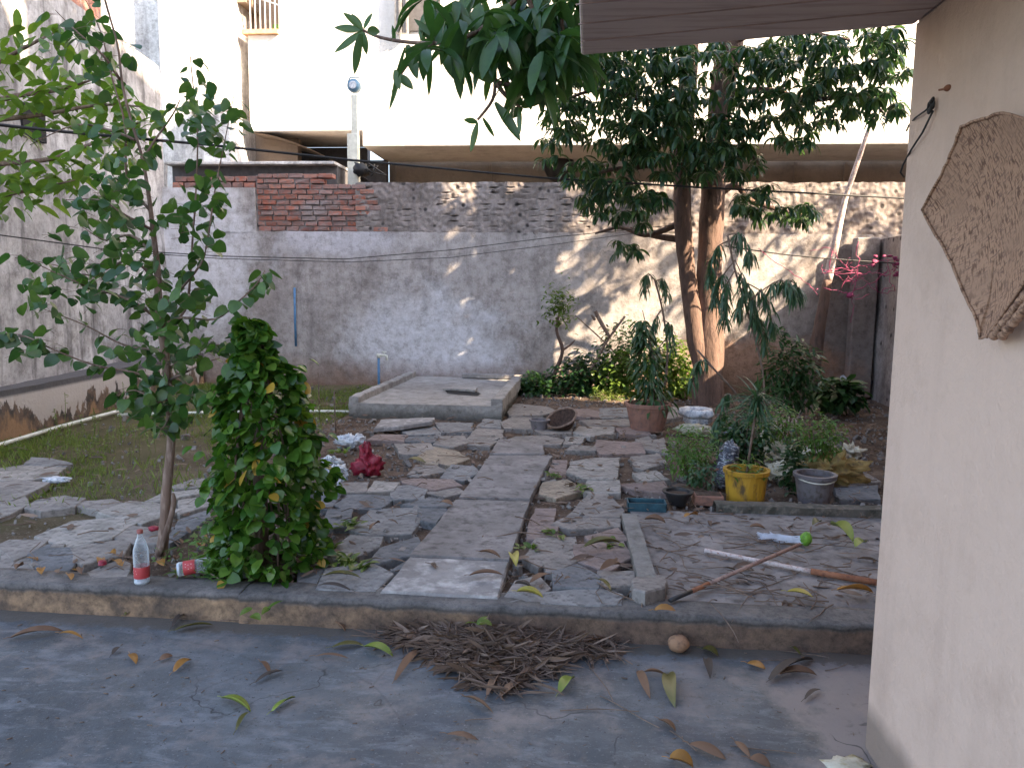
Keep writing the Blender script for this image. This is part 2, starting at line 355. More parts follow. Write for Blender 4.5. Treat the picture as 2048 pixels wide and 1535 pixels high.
M['mossy'] = noisy('mossy_concrete', (0.055, 0.055, 0.045), (0.12, 0.105, 0.09), (0.17, 0.15, 0.13), scale=6, bst=.8)
stones = [((0.145, 0.145, 0.15), (0.235, 0.23, 0.23), (0.095, 0.09, 0.09)),
          ((0.165, 0.15, 0.142), (0.26, 0.235, 0.22), (0.11, 0.10, 0.092)),
          ((0.10, 0.105, 0.115), (0.17, 0.172, 0.182), (0.07, 0.072, 0.078)),
          ((0.17, 0.13, 0.12), (0.25, 0.195, 0.18), (0.115, 0.09, 0.082)),
          ((0.21, 0.195, 0.18), (0.33, 0.305, 0.285), (0.13, 0.12, 0.11)),
          ((0.21, 0.175, 0.135), (0.31, 0.255, 0.20), (0.15, 0.12, 0.09))]
SM = [noisy('flagstone_surface', a, b_, c_, scale=6, bscale=30, bst=0.45, bdist=.012, rough=0.86, grain=26) for a, b_, c_ in stones]
SN = ['grey', 'brownish grey', 'dark slate', 'reddish', 'pale buff', 'tan']
M['bark'] = noisy('bark', (0.10, 0.065, 0.05), (0.20, 0.135, 0.105), (0.27, 0.20, 0.165), scale=9, stretch=(1, 1, 0.25), bscale=18, bst=0.9, bdist=0.02)
M['mango_bark'] = noisy('mango_bark', (0.10, 0.062, 0.05), (0.17, 0.11, 0.09), (0.07, 0.048, 0.042), scale=5, stretch=(1, 1, 0.3), bscale=14, bst=0.9, bdist=0.03)
M['twig'] = noisy('twig', (0.10, 0.07, 0.055), (0.20, 0.145, 0.115), scale=20, bst=0.3)
M['peepal'] = leafmat('young_tree_leaf', [(0.025, 0.07, 0.022), (0.055, 0.14, 0.03), (0.12, 0.22, 0.04), (0.035, 0.09, 0.03)], 0.4, rough=.35)
M['bright'] = leafmat('sunlit_leaf', [(0.10, 0.19, 0.03), (0.16, 0.28, 0.04), (0.22, 0.34, 0.05), (0.07, 0.15, 0.03)], 0.45)  # sunlight on this foliage is put into the brighter greens
M['vine'] = leafmat('vine_leaf', [(0.03, 0.09, 0.015), (0.06, 0.16, 0.022), (0.13, 0.27, 0.03), (0.045, 0.13, 0.02), (0.20, 0.34, 0.05), (0.06, 0.16, 0.02), (0.025, 0.08, 0.012)], 0.4, rough=0.25)
M['mango'] = leafmat('mango_leaf', [(0.02, 0.055, 0.03), (0.032, 0.085, 0.034), (0.065, 0.135, 0.04), (0.024, 0.07, 0.035), (0.11, 0.17, 0.04), (0.03, 0.08, 0.03)], 0.42, rough=0.3)
M['mango_near'] = leafmat('near_mango_leaf', [(0.03, 0.08, 0.025), (0.05, 0.13, 0.032), (0.08, 0.165, 0.035), (0.03, 0.09, 0.04)], 0.4, rough=0.33)
M['yellow_leaf'] = leafmat('yellow_leaf', [(0.42, 0.26, 0.03), (0.5, 0.34, 0.05), (0.36, 0.2, 0.03)], 0.3)
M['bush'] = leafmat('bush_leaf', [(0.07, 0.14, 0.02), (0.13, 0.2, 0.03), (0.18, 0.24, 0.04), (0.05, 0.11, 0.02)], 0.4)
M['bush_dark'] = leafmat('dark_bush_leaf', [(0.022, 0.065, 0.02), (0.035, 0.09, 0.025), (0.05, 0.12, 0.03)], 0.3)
M['blue_green'] = leafmat('blue_green_leaf', [(0.045, 0.11, 0.055), (0.075, 0.16, 0.075), (0.055, 0.13, 0.06)], 0.3)
M['feather'] = leafmat('feathery_leaf', [(0.08, 0.17, 0.03), (0.12, 0.23, 0.04), (0.14, 0.26, 0.06)], 0.4)
M['grass'] = leafmat('grass_blade', [(0.12, 0.19, 0.03), (0.17, 0.25, 0.045), (0.27, 0.27, 0.10), (0.10, 0.16, 0.035)], 0.35)
M['dry'] = leafmat('dry_brown_leaf', [(0.20, 0.14, 0.11), (0.08, 0.052, 0.042), (0.32, 0.23, 0.18), (0.13, 0.085, 0.066), (0.05, 0.034, 0.03), (0.19, 0.125, 0.095)], 0.12, rough=0.7, spec=0.2)
LM = {'olive': leafmat('olive_leaf', [(0.12, 0.11, 0.03), (0.16, 0.14, 0.035)], 0.15),
      'yellow': leafmat('fallen_yellow_leaf', [(0.42, 0.36, 0.06), (0.46, 0.40, 0.08)], 0.2),
      'orange': leafmat('fallen_orange_leaf', [(0.38, 0.18, 0.04), (0.45, 0.22, 0.05)], 0.2),
      'brown': leafmat('fallen_brown_leaf', [(0.17, 0.09, 0.05), (0.22, 0.12, 0.07)], 0.1, rough=0.7),
      'yellow-green': leafmat('fallen_green_leaf', [(0.24, 0.30, 0.05), (0.28, 0.34, 0.06)], 0.2),
      'dark brown': leafmat('fallen_dark_leaf', [(0.06, 0.045, 0.035), (0.09, 0.06, 0.05)], 0.1, rough=0.7)}
M['terra'] = noisy('terracotta', (0.20, 0.10, 0.075), (0.30, 0.16, 0.12), (0.16, 0.10, 0.085), scale=6, bst=0.4)
M['yellow_pot'] = noisy('yellow_plastic', (0.36, 0.20, 0.02), (0.46, 0.27, 0.03), (0.10, 0.065, 0.03), scale=5, stretch=(1, 1, 0.4), bst=0.15, rough=0.55)
M['grey_pot'] = noisy('grey_plastic', (0.12, 0.11, 0.12), (0.18, 0.165, 0.18), (0.09, 0.075, 0.07), scale=6, bst=0.15, rough=0.5)
M['black'] = plain('black_plastic', (0.025, 0.025, 0.028), 0.45)
M['blue'] = plain('blue_plastic', (0.025, 0.08, 0.11), 0.45, var=.5)
M['blue_pipe'] = plain('blue_pvc', (0.07, 0.19, 0.36), 0.4)
M['pvc'] = noisy('white_pvc', (0.5, 0.5, 0.44), (0.68, 0.68, 0.6), scale=12, bst=0.1, rough=0.45)
M['soil'] = noisy('potting_soil', (0.04, 0.026, 0.02), (0.09, 0.06, 0.045), scale=30, bst=1.0, bscale=60)
M['sack'] = noisy('woven_sack', (0.34, 0.31, 0.24), (0.58, 0.55, 0.45), (0.30, 0.26, 0.14), scale=7, bst=0.6, bscale=60)
M['yellow_sack'] = noisy('yellow_sack', (0.22, 0.15, 0.05), (0.38, 0.28, 0.11), (0.15, 0.10, 0.05), scale=7, bst=0.7, bscale=40)
M['white_bag'] = noisy('white_polythene', (0.42, 0.44, 0.48), (0.68, 0.70, 0.74), (0.18, 0.22, 0.30), scale=10, bst=0.6, bscale=22, rough=0.35)
M['red_bag'] = noisy('red_polythene', (0.19, 0.012, 0.028), (0.28, 0.02, 0.042), (0.09, 0.006, 0.016), scale=9, bst=0.8, bscale=20, rough=0.35)
M['gunny'] = noisy('black_white_bag', (0.03, 0.035, 0.055), (0.06, 0.065, 0.09), (0.5, 0.52, 0.56), scale=8, bst=0.5, bscale=30, rough=0.45, stretch=(1, 1, 2.5))
M['coconut'] = noisy('coconut_husk', (0.20, 0.11, 0.065), (0.28, 0.16, 0.095), (0.14, 0.08, 0.055), scale=8, stretch=(1, 1, 1), bst=0.3)
M['green_plastic'] = plain('green_plastic', (0.13, 0.29, 0.03), 0.5, var=.5, sc=40)
M['bristle'] = plain('white_bristle', (0.55, 0.57, 0.66), 0.6)
M['bamboo'] = noisy('bamboo', (0.22, 0.14, 0.12), (0.34, 0.23, 0.19), (0.16, 0.10, 0.09), scale=7, bst=0.3)
M['rust'] = noisy('rust', (0.20, 0.08, 0.045), (0.30, 0.13, 0.07), (0.12, 0.05, 0.035), scale=10, bst=0.4)
M['chalk'] = noisy('chalky_paint', (0.42, 0.33, 0.31), (0.62, 0.55, 0.54), (0.28, 0.13, 0.10), scale=14, bst=0.4)
M['aluminium'] = plain('aluminium', (0.45, 0.45, 0.47), 0.4, metal=0.3)
M['wire'] = plain('black_cable', (0.02, 0.02, 0.022), 0.6)
M['pink_rib'] = plain('pink_ribbon', (0.30, 0.045, 0.12), 0.6, var=.5)
M['winnow'] = None
M['meter'] = plain('meter_blue', (0.10, 0.20, 0.30), 0.4)
M['dark'] = plain('painted_void_shade', (0.02, 0.02, 0.022), 0.9)  # near-black colour painted in for the shade inside gaps
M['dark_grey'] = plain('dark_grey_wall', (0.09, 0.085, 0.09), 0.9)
M['orange_ledge'] = plain('orange_ledge', (0.55, 0.32, 0.18), 0.7)
M['label_red'] = plain('bottle_label', (0.40, 0.05, 0.055), 0.5)
M['label_white'] = plain('bottle_label_print', (0.65, 0.62, 0.62), 0.5)
M['cap_red'] = plain('bottle_cap', (0.22, 0.06, 0.05), 0.5)
def clear():
    m, t, b = nt('clear_plastic'); b.inputs['Base Color'].default_value = (0.9, 0.95, 1, 1); b.inputs['Roughness'].default_value = 0.12
    b.inputs['Specular IOR Level'].default_value = 0.8
    tr = N(t, 'ShaderNodeBsdfTransparent'); tr.inputs[0].default_value = (0.9, 0.94, 0.97, 1)
    mx = N(t, 'ShaderNodeMixShader'); fr = N(t, 'ShaderNodeLayerWeight'); fr.inputs[0].default_value = 0.35
    mr = N(t, 'ShaderNodeMapRange'); mr.inputs[3].default_value = 0.06; mr.inputs[4].default_value = 0.75
    t.links.new(fr.outputs['Facing'], mr.inputs[0]); t.links.new(mr.outputs[0], mx.inputs[0])
    t.links.new(tr.outputs[0], mx.inputs[1]); t.links.new(b.outputs[0], mx.inputs[2])
    t.links.new(mx.outputs[0], t.nodes['Material Output'].inputs[0]); return m
M['clear'] = clear()
def weave():
    m, t, b = nt('woven_bamboo'); g = N(t, 'ShaderNodeNewGeometry'); sx = N(t, 'ShaderNodeSeparateXYZ'); cb = N(t, 'ShaderNodeCombineXYZ')
    t.links.new(g.outputs['Position'], sx.inputs[0]); t.links.new(sx.outputs[1], cb.inputs[0]); t.links.new(sx.outputs[2], cb.inputs[1])
    rt = N(t, 'ShaderNodeMapping'); rt.inputs['Rotation'].default_value = (0, 0, R(28)); t.links.new(cb.outputs[0], rt.inputs[0])
    def st(sc):
        mp = N(t, 'ShaderNodeMapping'); mp.inputs['Scale'].default_value = sc; t.links.new(rt.outputs[0], mp.inputs[0]); return mp.outputs[0]
    a = nz(t, st((170, 38, 1)), 1.0, 2, 0.5); c = nz(t, st((38, 170, 1)), 1.0, 2, 0.5)
    col = mix(t, bw(t, a, 0.5, 0.62), (0.36, 0.215, 0.14), (0.12, 0.06, 0.036)); col = mix(t, bw(t, c, 0.54, 0.66), col, (0.15, 0.082, 0.06))
    v = coords(t); col = mix(t, bw(t, nz(t, v, 7, 6), 0.45, 0.7), col, (0.30, 0.18, 0.12))
    t.links.new(col, b.inputs['Base Color']); b.inputs['Roughness'].default_value = 0.85
    bump(t, b, mix(t, 0.5, a, c), 0.8, 0.006); return m
M['winnow'] = weave()

# ------------------------------------------------------------ unique labels by nearest landmark
LMK = {}
PEND = []
def landmark(name, p): LMK[name] = Vector((p[0], p[1]))
def pend(o, desc, cat, p, group): PEND.append((o, desc, cat, Vector((p[0], p[1])), group))
ORD = ['nearest', 'second nearest', 'third nearest', 'fourth nearest', 'fifth nearest', 'sixth nearest', 'seventh nearest', 'eighth nearest', 'ninth nearest', 'tenth nearest'] + ['%dth nearest' % i for i in range(11, 60)]
def resolve_labels():
    used = {}
    for o, desc, cat, p, grp in PEND:
        lm = min(LMK, key=lambda k: (LMK[k] - p).length)
        used.setdefault((desc, lm), []).append(((LMK[lm] - p).length, o, cat, grp))
    for (desc, lm), lst in used.items():
        lst.sort(key=lambda q: q[0])
        for i, (_, o, cat, grp) in enumerate(lst):
            tag(o, '%s, %s the %s' % (desc, 'lying near' if len(lst) == 1 else ORD[i] + ' to', lm), cat, grp)

# ------------------------------------------------------------ ground, patio, kerb
def axis(lo, hi, step, outs):
    a = [lo + (hi - lo) * i / int((hi - lo) / step) for i in range(int((hi - lo) / step) + 1)]
    return [-o for o in reversed(outs)] + a + outs
def ground():
    xs = [-300, -60, -20, -9] + [-7 + 0.07 * i for i in range(186)] + [8, 20, 60, 300]
    ys = [-300, -60, -20, 0, 2, 3.44, 3.46] + [3.5 + 0.07 * i for i in range(120)] + [13, 20, 60, 400]
    mb = MB()
    for x in xs:
        for y in ys:
            z = 0.028 * noise.noise(Vector((x * 1.1, y * 1.1, 0))) + 0.012 * noise.noise(Vector((x * 6, y * 6, 3))) + 0.006 * noise.noise(Vector((x * 17, y * 17, 7)))
            z = z - 0.02
            if y < 3.45: z = -0.22
            if abs(x) > 8 or y > 12.8: z = -0.03 if y > 3.45 else -0.22
            mb.v.append((x, y, z))
    n = len(ys)
    for i in range(len(xs) - 1):
        for j in range(n - 1):
            a = i * n + j; mb.f.append((a, a + n, a + n + 1, a + 1))
    return mb.build('ground', M['dirt'], smooth=True)
tag(ground(), 'brown dirt ground of the garden', kind='structure')
mb = MB()
mb.grid(lambda u, v: (-9 + 18 * u, -6 + 9.46 * v, -0.12 + 0.004 * noise.noise(Vector((u * 12, v * 9, 0)))), 60, 40)
tag(mb.build('patio_floor', M['floor'], smooth=True), 'grey cement patio floor', kind='structure')
mb = MB()
def kerb_seg(x0, x1, dy, dz):
    n = int((x1 - x0) / 0.06)
    prof = [(3.37, -0.125), (3.371, -0.05), (3.369, 0.012), (3.376, 0.020), (3.47, 0.021), (3.545, 0.02), (3.55, -0.10)]
    def fn(u, v):
        k = v * (len(prof) - 1); i = min(int(k), len(prof) - 2); f = k - i
        y = prof[i][0] * (1 - f) + prof[i + 1][0] * f; z = prof[i][1] * (1 - f) + prof[i + 1][1] * f
        x = x0 + (x1 - x0) * u
        q = 0.009 * noise.noise(Vector((x * 7, y * 12, z * 14))) + 0.006 * noise.noise(Vector((x * 25, y * 30, z * 30)))
        return (x, y + dy + q, z + dz + q * 0.7)
    mb.grid(fn, n, 12)
kerb_seg(-6, -1.58, 0, 0); kerb_seg(-1.575, 4.4, -0.012, 0.0)
tag(mb.build('kerb', M['kerb2'], smooth=True), 'stained concrete step edge between patio and garden', kind='structure')
# smooth cement apron on the right
mb = MB(); a = 0.36
mb.grid(lambda u, v: (0.36 + 3.6 * u, 3.55 + 1.55 * v, 0.008 + 0.005 * noise.noise(Vector((u * 9, v * 4, 2)))), 40, 24)
tag(mb.build('cement_path', M['slab'], smooth=True), 'rough cement apron behind the kerb', kind='structure')
mb = MB()
mb.grid(lambda u, v: (0.93 + 3.1 * u, [5.1, 5.105, 5.2, 5.26][min(3, int(v * 3 + 0.01))] + 0.018 * noise.noise(Vector((u * 30, v * 4, 0))), [-.01, 0.06, 0.065, 0.0][min(3, int(v * 3 + 0.01))] + 0.01 * noise.noise(Vector((u * 20, v, 5)))), 60, 3)
tag(mb.build('garden_kerb', M['mossy']), 'low dark kerb in front of the potted plants', kind='structure')

# ------------------------------------------------------------ back wall
YW = 11.6
t_ = empty('boundary_wall', (0, YW, 0)); tag(t_, 'long grey plastered rear boundary wall with bare brick and mortar along its top', 'wall')
ZB = 2.33
mb = MB()
def wf(u, v):
    x = -6.5 + 11.4 * u; z = -0.1 + (ZB + 0.1) * v
    return (x, YW + 0.02 * noise.noise(Vector((x * .8, 0, z * .8))) + 0.006 * noise.noise(Vector((x * 7, 1, z * 7))), z + (0.02 * noise.noise(Vector((x * 5, 3, 0))) if v > .99 else 0))
mb.grid(wf, 170, 36)
mb.box((-6.5, YW + 0.045, -0.1), (4.9, YW + 0.2, ZB - 0.03))
# plastered strip up the left of the brick patch, reaching the top
mb.box((-6.5, YW - 0.005, ZB - 0.02), (-4.98, YW + 0.2, 2.98))
mb.build('plaster', M['plaster'], t_, smooth=False)
mb = MB()
def uf(u, v):
    x = -3.42 + 8.3 * u; z = ZB - 0.03 + 0.76 * v
    row = z / 0.083; rx = x / 0.24 + (0.5 if int(row) % 2 else 0)
    fx = abs(rx - round(rx)) * 2; fz = abs(row - round(row)) * 2
    pit = 0
    if noise.noise(Vector((x * 2.4, 5, z * 3))) > -0.15:
        pit = max(0, 1 - fz * 2.6) * max(0.0, 1 - fx * 1.5) * max(0, noise.noise(Vector((round(rx) * 3.7, 1, round(row) * 5.1))) + 0.25) * 1.6
    fade = 1.0 if x < .3 else 0.08
    y = YW + 0.012 + 0.075 * pit * fade + 0.02 * noise.noise(Vector((x * 4, 9, z * 4))) + 0.014 * noise.noise(Vector((x * 15, 2, z * 15)))
    zz = z
    if v > 0.99: zz += 0.03 * noise.noise(Vector((x * 3.1, 4, 0))) + 0.012 * noise.noise(Vector((x * 13, 4, 0)))
    return (x, y, zz)
mb.grid(uf, 420, 40)
mb.box((-3.4, YW + 0.12, ZB - 0.03), (4.9, YW + 0.23, 3.03))
mb.build('mortar_band', M['mortar'], t_)
# bare bricks
mb = MB()
random.seed(3)
def brick(mb, x0, x1, z0, z1, y0, y1):
    j = lambda a: a + U(-0.006, 0.006)
    v = [(j(x0), y0 + U(-.012, .012), j(z0)), (j(x1), y0 + U(-.012, .012), j(z0)), (j(x1), y1, z0), (j(x0), y1, z0),
         (j(x0), y0 + U(-.012, .012), j(z1)), (j(x1), y0 + U(-.012, .012), j(z1)), (j(x1), y1, z1), (j(x0), y1, z1)]
    mb.add(v, [(0,3,2,1),(4,5,6,7),(0,1,5,4),(1,2,6,5),(2,3,7,6),(3,0,4,7)])
for r_ in range(11):
    z0 = ZB + 0.005 + r_ * 0.079
    off = (0.12 if r_ % 2 else 0) + U(-.03, .03)
    xe = -2.98 - 0.05 * r_ + (0.14 if r_ % 2 else 0) + U(-.08, .08)
    x = -4.96 - off
    while x < xe:
        w = U(0.19, 0.25)
        xx0 = max(x, -4.96)
        if x + w - xx0 > 0.05 and not (r_ > 8 and x > -3.9) : brick(mb, xx0 + .004, x + w - 0.018, z0, z0 + 0.062, YW + U(-.005, .03), YW + 0.15)
        x += w
for k in range(7):   # course of stones over the plaster strip at the left
    brick(mb, -6.3 + k * 0.19, -6.13 + k * 0.19, 2.985, 3.06, YW + 0.02, YW + 0.17)
    brick(mb, -6.25 + k * 0.19, -6.08 + k * 0.19, 3.075, 3.15, YW + 0.02, YW + 0.17)
mb.build('brickwork', M['brick'], t_, bevel=0.006)
mb = MB(); mb.box((-4.98, YW + 0.045, ZB - 0.02), (-3.3, YW + 0.19, 3.02)); mb.box((-4.98, YW + 0.046, 3.021), (-4.1, YW + 0.189, 3.17)); mb.build('mortar_core', M['mortar'], t_)
# wall-mounted blue pipe
mb = MB(); mb.tube([W(589, 575, 11.54), W(590, 640, 11.54), W(592, 692, 11.54)], 0.018, 8)
tag(mb.build('drain_pipe', M['blue_pipe'], smooth=True), 'short vertical blue pipe fixed to the grey rear wall', 'pipe')
# white roof edge strip behind the brickwork
t_ = empty('shed_roof', (-5.3, 11.9, 3.2)); tag(t_, 'low flat shed roof with thin white edge above the brick patch', 'roof')
a = W(328, 325, 11.95); b_ = W(670, 330, 11.95)
mb = MB(); mb.box((a.x, 11.93, a.z - 0.035), (b_.x, 13, a.z + 0.012)); mb.build('roof_sheet', M['old_white'], t_, bevel=0.01)
mb = MB(); mb.box((a.x + .05, 12.1, 2.6), (b_.x - .02, 12.9, a.z - 0.036)); mb.build('wall', M['dark_grey'], t_)
mb = MB(); mb.tube([W(331, 330, 11.93), W(331, 385, 11.93)], 0.03, 8); mb.build('post', M['old_white'], t_)

# ------------------------------------------------------------ left wall, plinth, pipe
def leftx(y, x0=-5.66, s=-0.165): return x0 + s * (y - 6.8)
t_ = empty('side_wall', (-6, 8, 0)); tag(t_, 'tall stained grey plaster wall along the left side of the garden', 'wall')
def side_fn(ya, yb, za, zb, off=0.0, hole=False):
    def fn(u, v):
        y = ya + (yb - ya) * u; z = za + (zb - za) * v
        x = leftx(y) + off + 0.035 * noise.noise(Vector((3, y * .9, z * .9))) + 0.01 * noise.noise(Vector((3, y * 6, z * 6)))
        return (x, y, z)
    return fn
mb = MB(); mb.grid(side_fn(4.5, 11.65, -0.1, 4.78), 90, 70)
mb.prism([(leftx(4.5) - .06, 4.5), (leftx(11.65) - .06, 11.65), (leftx(11.65) - .3, 11.65), (leftx(4.5) - .3, 4.5)], -.1, 4.77)
mb.build('plaster', M['left_plaster'], t_)
mb = MB()
mb.prism([(leftx(4.5) - .02, 4.5), (leftx(9.0) - .02, 9.0), (leftx(9.0) - .28, 9.0), (leftx(4.5) - .28, 4.5)], 4.78, 7.5)
mb.build('upper_wall', M['left_plaster'], t_)
mb = MB(); mb.prism([(leftx(9.0) - .04, 9.01), (leftx(9.85) - .04, 9.85), (leftx(9.85) - .25, 9.85), (leftx(9.0) - .25, 9.01)], 4.78, 7.0); mb.build('brickwork', M['brick'], t_)
a = S(67, 285, -5.8); 
pa = Vector((leftx(7.9) + .03, 7.86, 3.02)); mb = MB()
mb.prism([(leftx(7.75) + .028, 7.75), (leftx(8.2) + .028, 8.2), (leftx(8.2) - .2, 8.2), (leftx(7.75) - .2, 7.75)], 3.0, 3.34)
mb.build('opening_shade', M['dark'], t_)  # solid dark block stands in for a shaded recess
mb = MB()
def pf(u, v):
    y = 4.6 + 6.9 * u
    prof = [(0.0, -0.1), (0.01, 0.2), (0.0, 0.41), (0.0, 0.452), (-0.06, 0.456), (-1.0, 0.46)]
    k = min(int(v * 5 + 1e-6), 5); q = prof[k]
    x = -5.49 - 0.075 * (y - 6.8) + q[0] + 0.012 * noise.noise(Vector((y * 3, q[1] * 5, 0))) + 0.006 * noise.noise(Vector((y * 12, q[1] * 12, 0)))
    return (x, y, q[1] + 0.006 * noise.noise(Vector((y * 4, 1, 3))))
mb.grid(pf, 120, 5)
tag(mb.build('low_wall', M['plinth']), 'low plinth wall with peeling blackened paint at the foot of the tall left wall', 'wall')
mb = MB()
mb.tube([G(-60, 908, .03), G(0, 889, .03), G(120, 853, .03), G(243, 820, .03), G(247, 819, .03)], 0.021, 8)
tag(mb.build('water_pipe', M['pvc'], smooth=True), 'long white plastic pipe lying on the grass parallel to the left wall', 'pipe')
mb = MB(); mb.tube([G(235, 829, .025), G(360, 826, .025), G(440, 824, .02), G(620, 822, .02), G(712, 823, .015)], 0.017, 8)
tag(mb.build('water_pipe', M['pvc'], smooth=True), 'thinner white pipe running across the garden towards the concrete tank', 'pipe')

# ------------------------------------------------------------ buildings behind
t_ = empty('white_house', (0, 13.0, 0)); tag(t_, 'large bright white two storey house behind the rear wall', 'house')
P = MB()
xl = W(497, 150, 13).x; xr = 9.0
xm = W(728, 280, 13).x; zb1 = W(600, 262, 13).z; zb2 = W(1100, 293, 13).z
P.box((xl, 13.0, zb1), (xm, 14.5, 5.65))                    # left block up to the balcony ledge
P.box((W(556, 20, 13).x, 13.001, 5.651), (xm, 14.499, 9.5))
P.box((xm + .001, 13.03, zb2), (xr, 14.5, 9.5))
P.box((xm + .002, 12.9, zb2 - 0.0), (xr, 13.029, zb2 + 0.28))         # projecting band
P.build('upper_storey', M['white_paint'], t_, bevel=0.012)
P = MB(); P.box((xl - .06, 12.93, 5.652), (W(557, 20, 13).x, 13.3, 5.72)); P.build('ledge', M['orange_ledge'], t_)
P = MB()
for k in range(7):
    x = xl + 0.05 + k * 0.085; P.tube([(x, 13.02, 5.72), (x, 13.02, 6.6)], 0.012, 6)
P.tube([(xl, 13.02, 6.3), (W(556, 20, 13).x, 13.02, 6.12)], 0.014, 6); P.build('railing', M['aluminium'], t_)
P = MB(); P.box((xl + 0.3, 13.35, 5.66), (xl + 0.5, 13.6, 5.93)); P.build('balcony_bucket', M['green_plastic'], t_)
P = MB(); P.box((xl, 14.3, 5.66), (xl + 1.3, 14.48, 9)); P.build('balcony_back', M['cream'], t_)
P = MB()
for px, r_ in ((797, .07), (811, .05)):
    a = W(px, 60, 12.9); P.tube([(a.x, 12.92, a.z - .05), (a.x, 12.92, 9)], r_, 10)
P.build('downpipe', M['aluminium'], t_, smooth=True)
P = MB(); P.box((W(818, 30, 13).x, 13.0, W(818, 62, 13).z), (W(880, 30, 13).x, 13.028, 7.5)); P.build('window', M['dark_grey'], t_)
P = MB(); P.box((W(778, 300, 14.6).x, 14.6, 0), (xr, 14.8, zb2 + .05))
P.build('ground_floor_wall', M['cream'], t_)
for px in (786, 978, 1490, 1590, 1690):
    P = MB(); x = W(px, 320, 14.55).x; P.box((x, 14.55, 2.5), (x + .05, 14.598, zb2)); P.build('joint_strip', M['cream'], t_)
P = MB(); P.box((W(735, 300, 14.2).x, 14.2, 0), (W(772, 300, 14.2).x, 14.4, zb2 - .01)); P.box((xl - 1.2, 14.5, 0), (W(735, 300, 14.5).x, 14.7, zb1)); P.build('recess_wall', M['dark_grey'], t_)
P = MB()  # curved stair soffit
a = W(505, 270, 13.1); c = W(700, 268, 13.1)
def sf(u, v):
    x = a.x + (c.x - a.x) * u; z = zb1 - 0.01 - 0.62 * (u ** 1.6)
    return (x, 13.05 + 1.4 * v, z)
P.grid(sf, 20, 1)
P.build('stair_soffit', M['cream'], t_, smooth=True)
P = MB(); a = W(1118, 330, 14.3); P.blob(a, (.27, .2, .32), 0.05, 2); 
tag(P.build('water_drum', M['black'], smooth=True), 'black drum in the shaded bay under the white house', 'drum')
# second building: tall whitewashed block left of the house
t_ = empty('whitewashed_building', (-6.5, 12.6, 0)); tag(t_, 'tall narrow whitewashed building between left wall and white house', 'building')
P = MB(); x0 = W(322, 200, 12.6).x; x1 = W(458, 200, 12.6).x
P.box((x0 - .0, 12.6, 0), (x1, 14.0, 9.5)); P.build('wall', M['old_white'], t_, bevel=.02)
P = MB(); P.box((x0 - 3.2, 12.9, 0), (x0 - .001, 14.4, 8.2)); P.build('side_block', M['old_white'], t_)
P = MB(); P.box((x1 + .001, 13.6, 0), (xl + .6, 13.8, 9.5)); P.build('recess_wall', M['cream'], t_)
P = MB(); P.box((x1 + .002, 13.0, W(470, 30, 13).z + .2), (xl - .005, 13.59, W(470, 30, 13).z + .32)); P.build('sunshade', M['cream'], t_)
# meter pole
t_ = empty('meter_pole', W(708, 340, 12.3)); tag(t_, 'slim white concrete pole with a round blue meter on top, behind the rear wall', 'pole')
a = W(707, 345, 12.3); b_ = W(707, 268, 12.3); c = W(710, 262, 12.3); d = W(712, 190, 12.3)
P = MB(); P.box((a.x - .085, 12.25, a.z - .6), (a.x + .085, 12.38, b_.z)); P.build('base', M['pvc'], t_, bevel=.01)
P = MB(); P.box((c.x - .05, 12.26, c.z - .05), (c.x + .05, 12.37, d.z)); P.build('post', M['pvc'], t_, bevel=.008)
P = MB(); e = W(708, 172, 12.3); mm = Matrix.Translation(e) @ Matrix.Rotation(R(90), 4, 'X'); P.lathe([(0.001, .07), (.09, .07), (.105, .03), (.105, -.06), (0.001, -.06)], 20, mm)
P.tube([e + Vector((.1, 0, .13)), e + Vector((-.06, 0, .13)), e + Vector((-.1, 0, .05))], .012, 6); P.build('meter', M['meter'], t_, smooth=True)
P = MB(); P.lathe([(0.001, .075), (.055, .075), (.06, .071)], 16, mm); P.build('dial', M['white_bag'], t_)
P = MB(); e = W(722, 340, 12.2); P.blob(e, (.12, .1, .09), .5, 3); 
for k in range(5): P.tube([e, e + Vector((U(-.2, .4), 0, U(.0, .15))), e + Vector((U(.1, .5), -.1, U(-.12, -.02)))], .012, 5)
tag(P.build('cable_bundle', M['wire'], smooth=True), 'tangle of dark cables at the foot of the white meter pole', 'cables')

# right boundary
t_ = empty('side_wall', (4.2, 10, 0)); tag(t_, 'dark boundary wall along the right side, seen beside the pink wall', 'wall')
P = MB(); P.grid(lambda u, v: (4.22 - .25 * (1 - u) + .03 * noise.noise(Vector((u * 5, v * 4, 0))), 7 + 4.6 * u, -.1 + 2.35 * v), 40, 24)
P.box((4.27, 7, -.1), (4.5, 11.59, 2.2)); P.build('plaster', M['mortar'], t_)
P = MB(); a = W(1745, 475, 11.4); P.box((a.x - .22, 11.35, 0), (a.x + .1, 11.56, a.z)); P.build('buttress', M['plaster'], t_, bevel=.02)
P = MB(); a = W(1796, 366, 12.0); P.box((a.x - .04, 11.95, 0), (a.x + .5, 12.3, a.z)); 
tag(P.build('gate_pillar', M['white_paint'], bevel=.01), 'white square pillar behind the right end of the rear wall', 'pillar')
# neighbour's low building off to the right, its roof edge shades the wall
P = MB(); e0 = 8.4; zt = 0.79 * (e0 - 1.62)
t_ = empty('neighbour_house', (9, 8, 0)); tag(t_, 'plain low neighbouring house standing beyond the right boundary wall', 'house')
P.box((e0 + .3, 4.5, 0), (e0 + 6, 12.2, zt - .15)); P.build('wall', M['cream'], t_)
P = MB(); P.box((e0, 4.0, zt - .149), (e0 + 6.3, 12.8, zt)); P.build('roof', M['kerb'], t_)

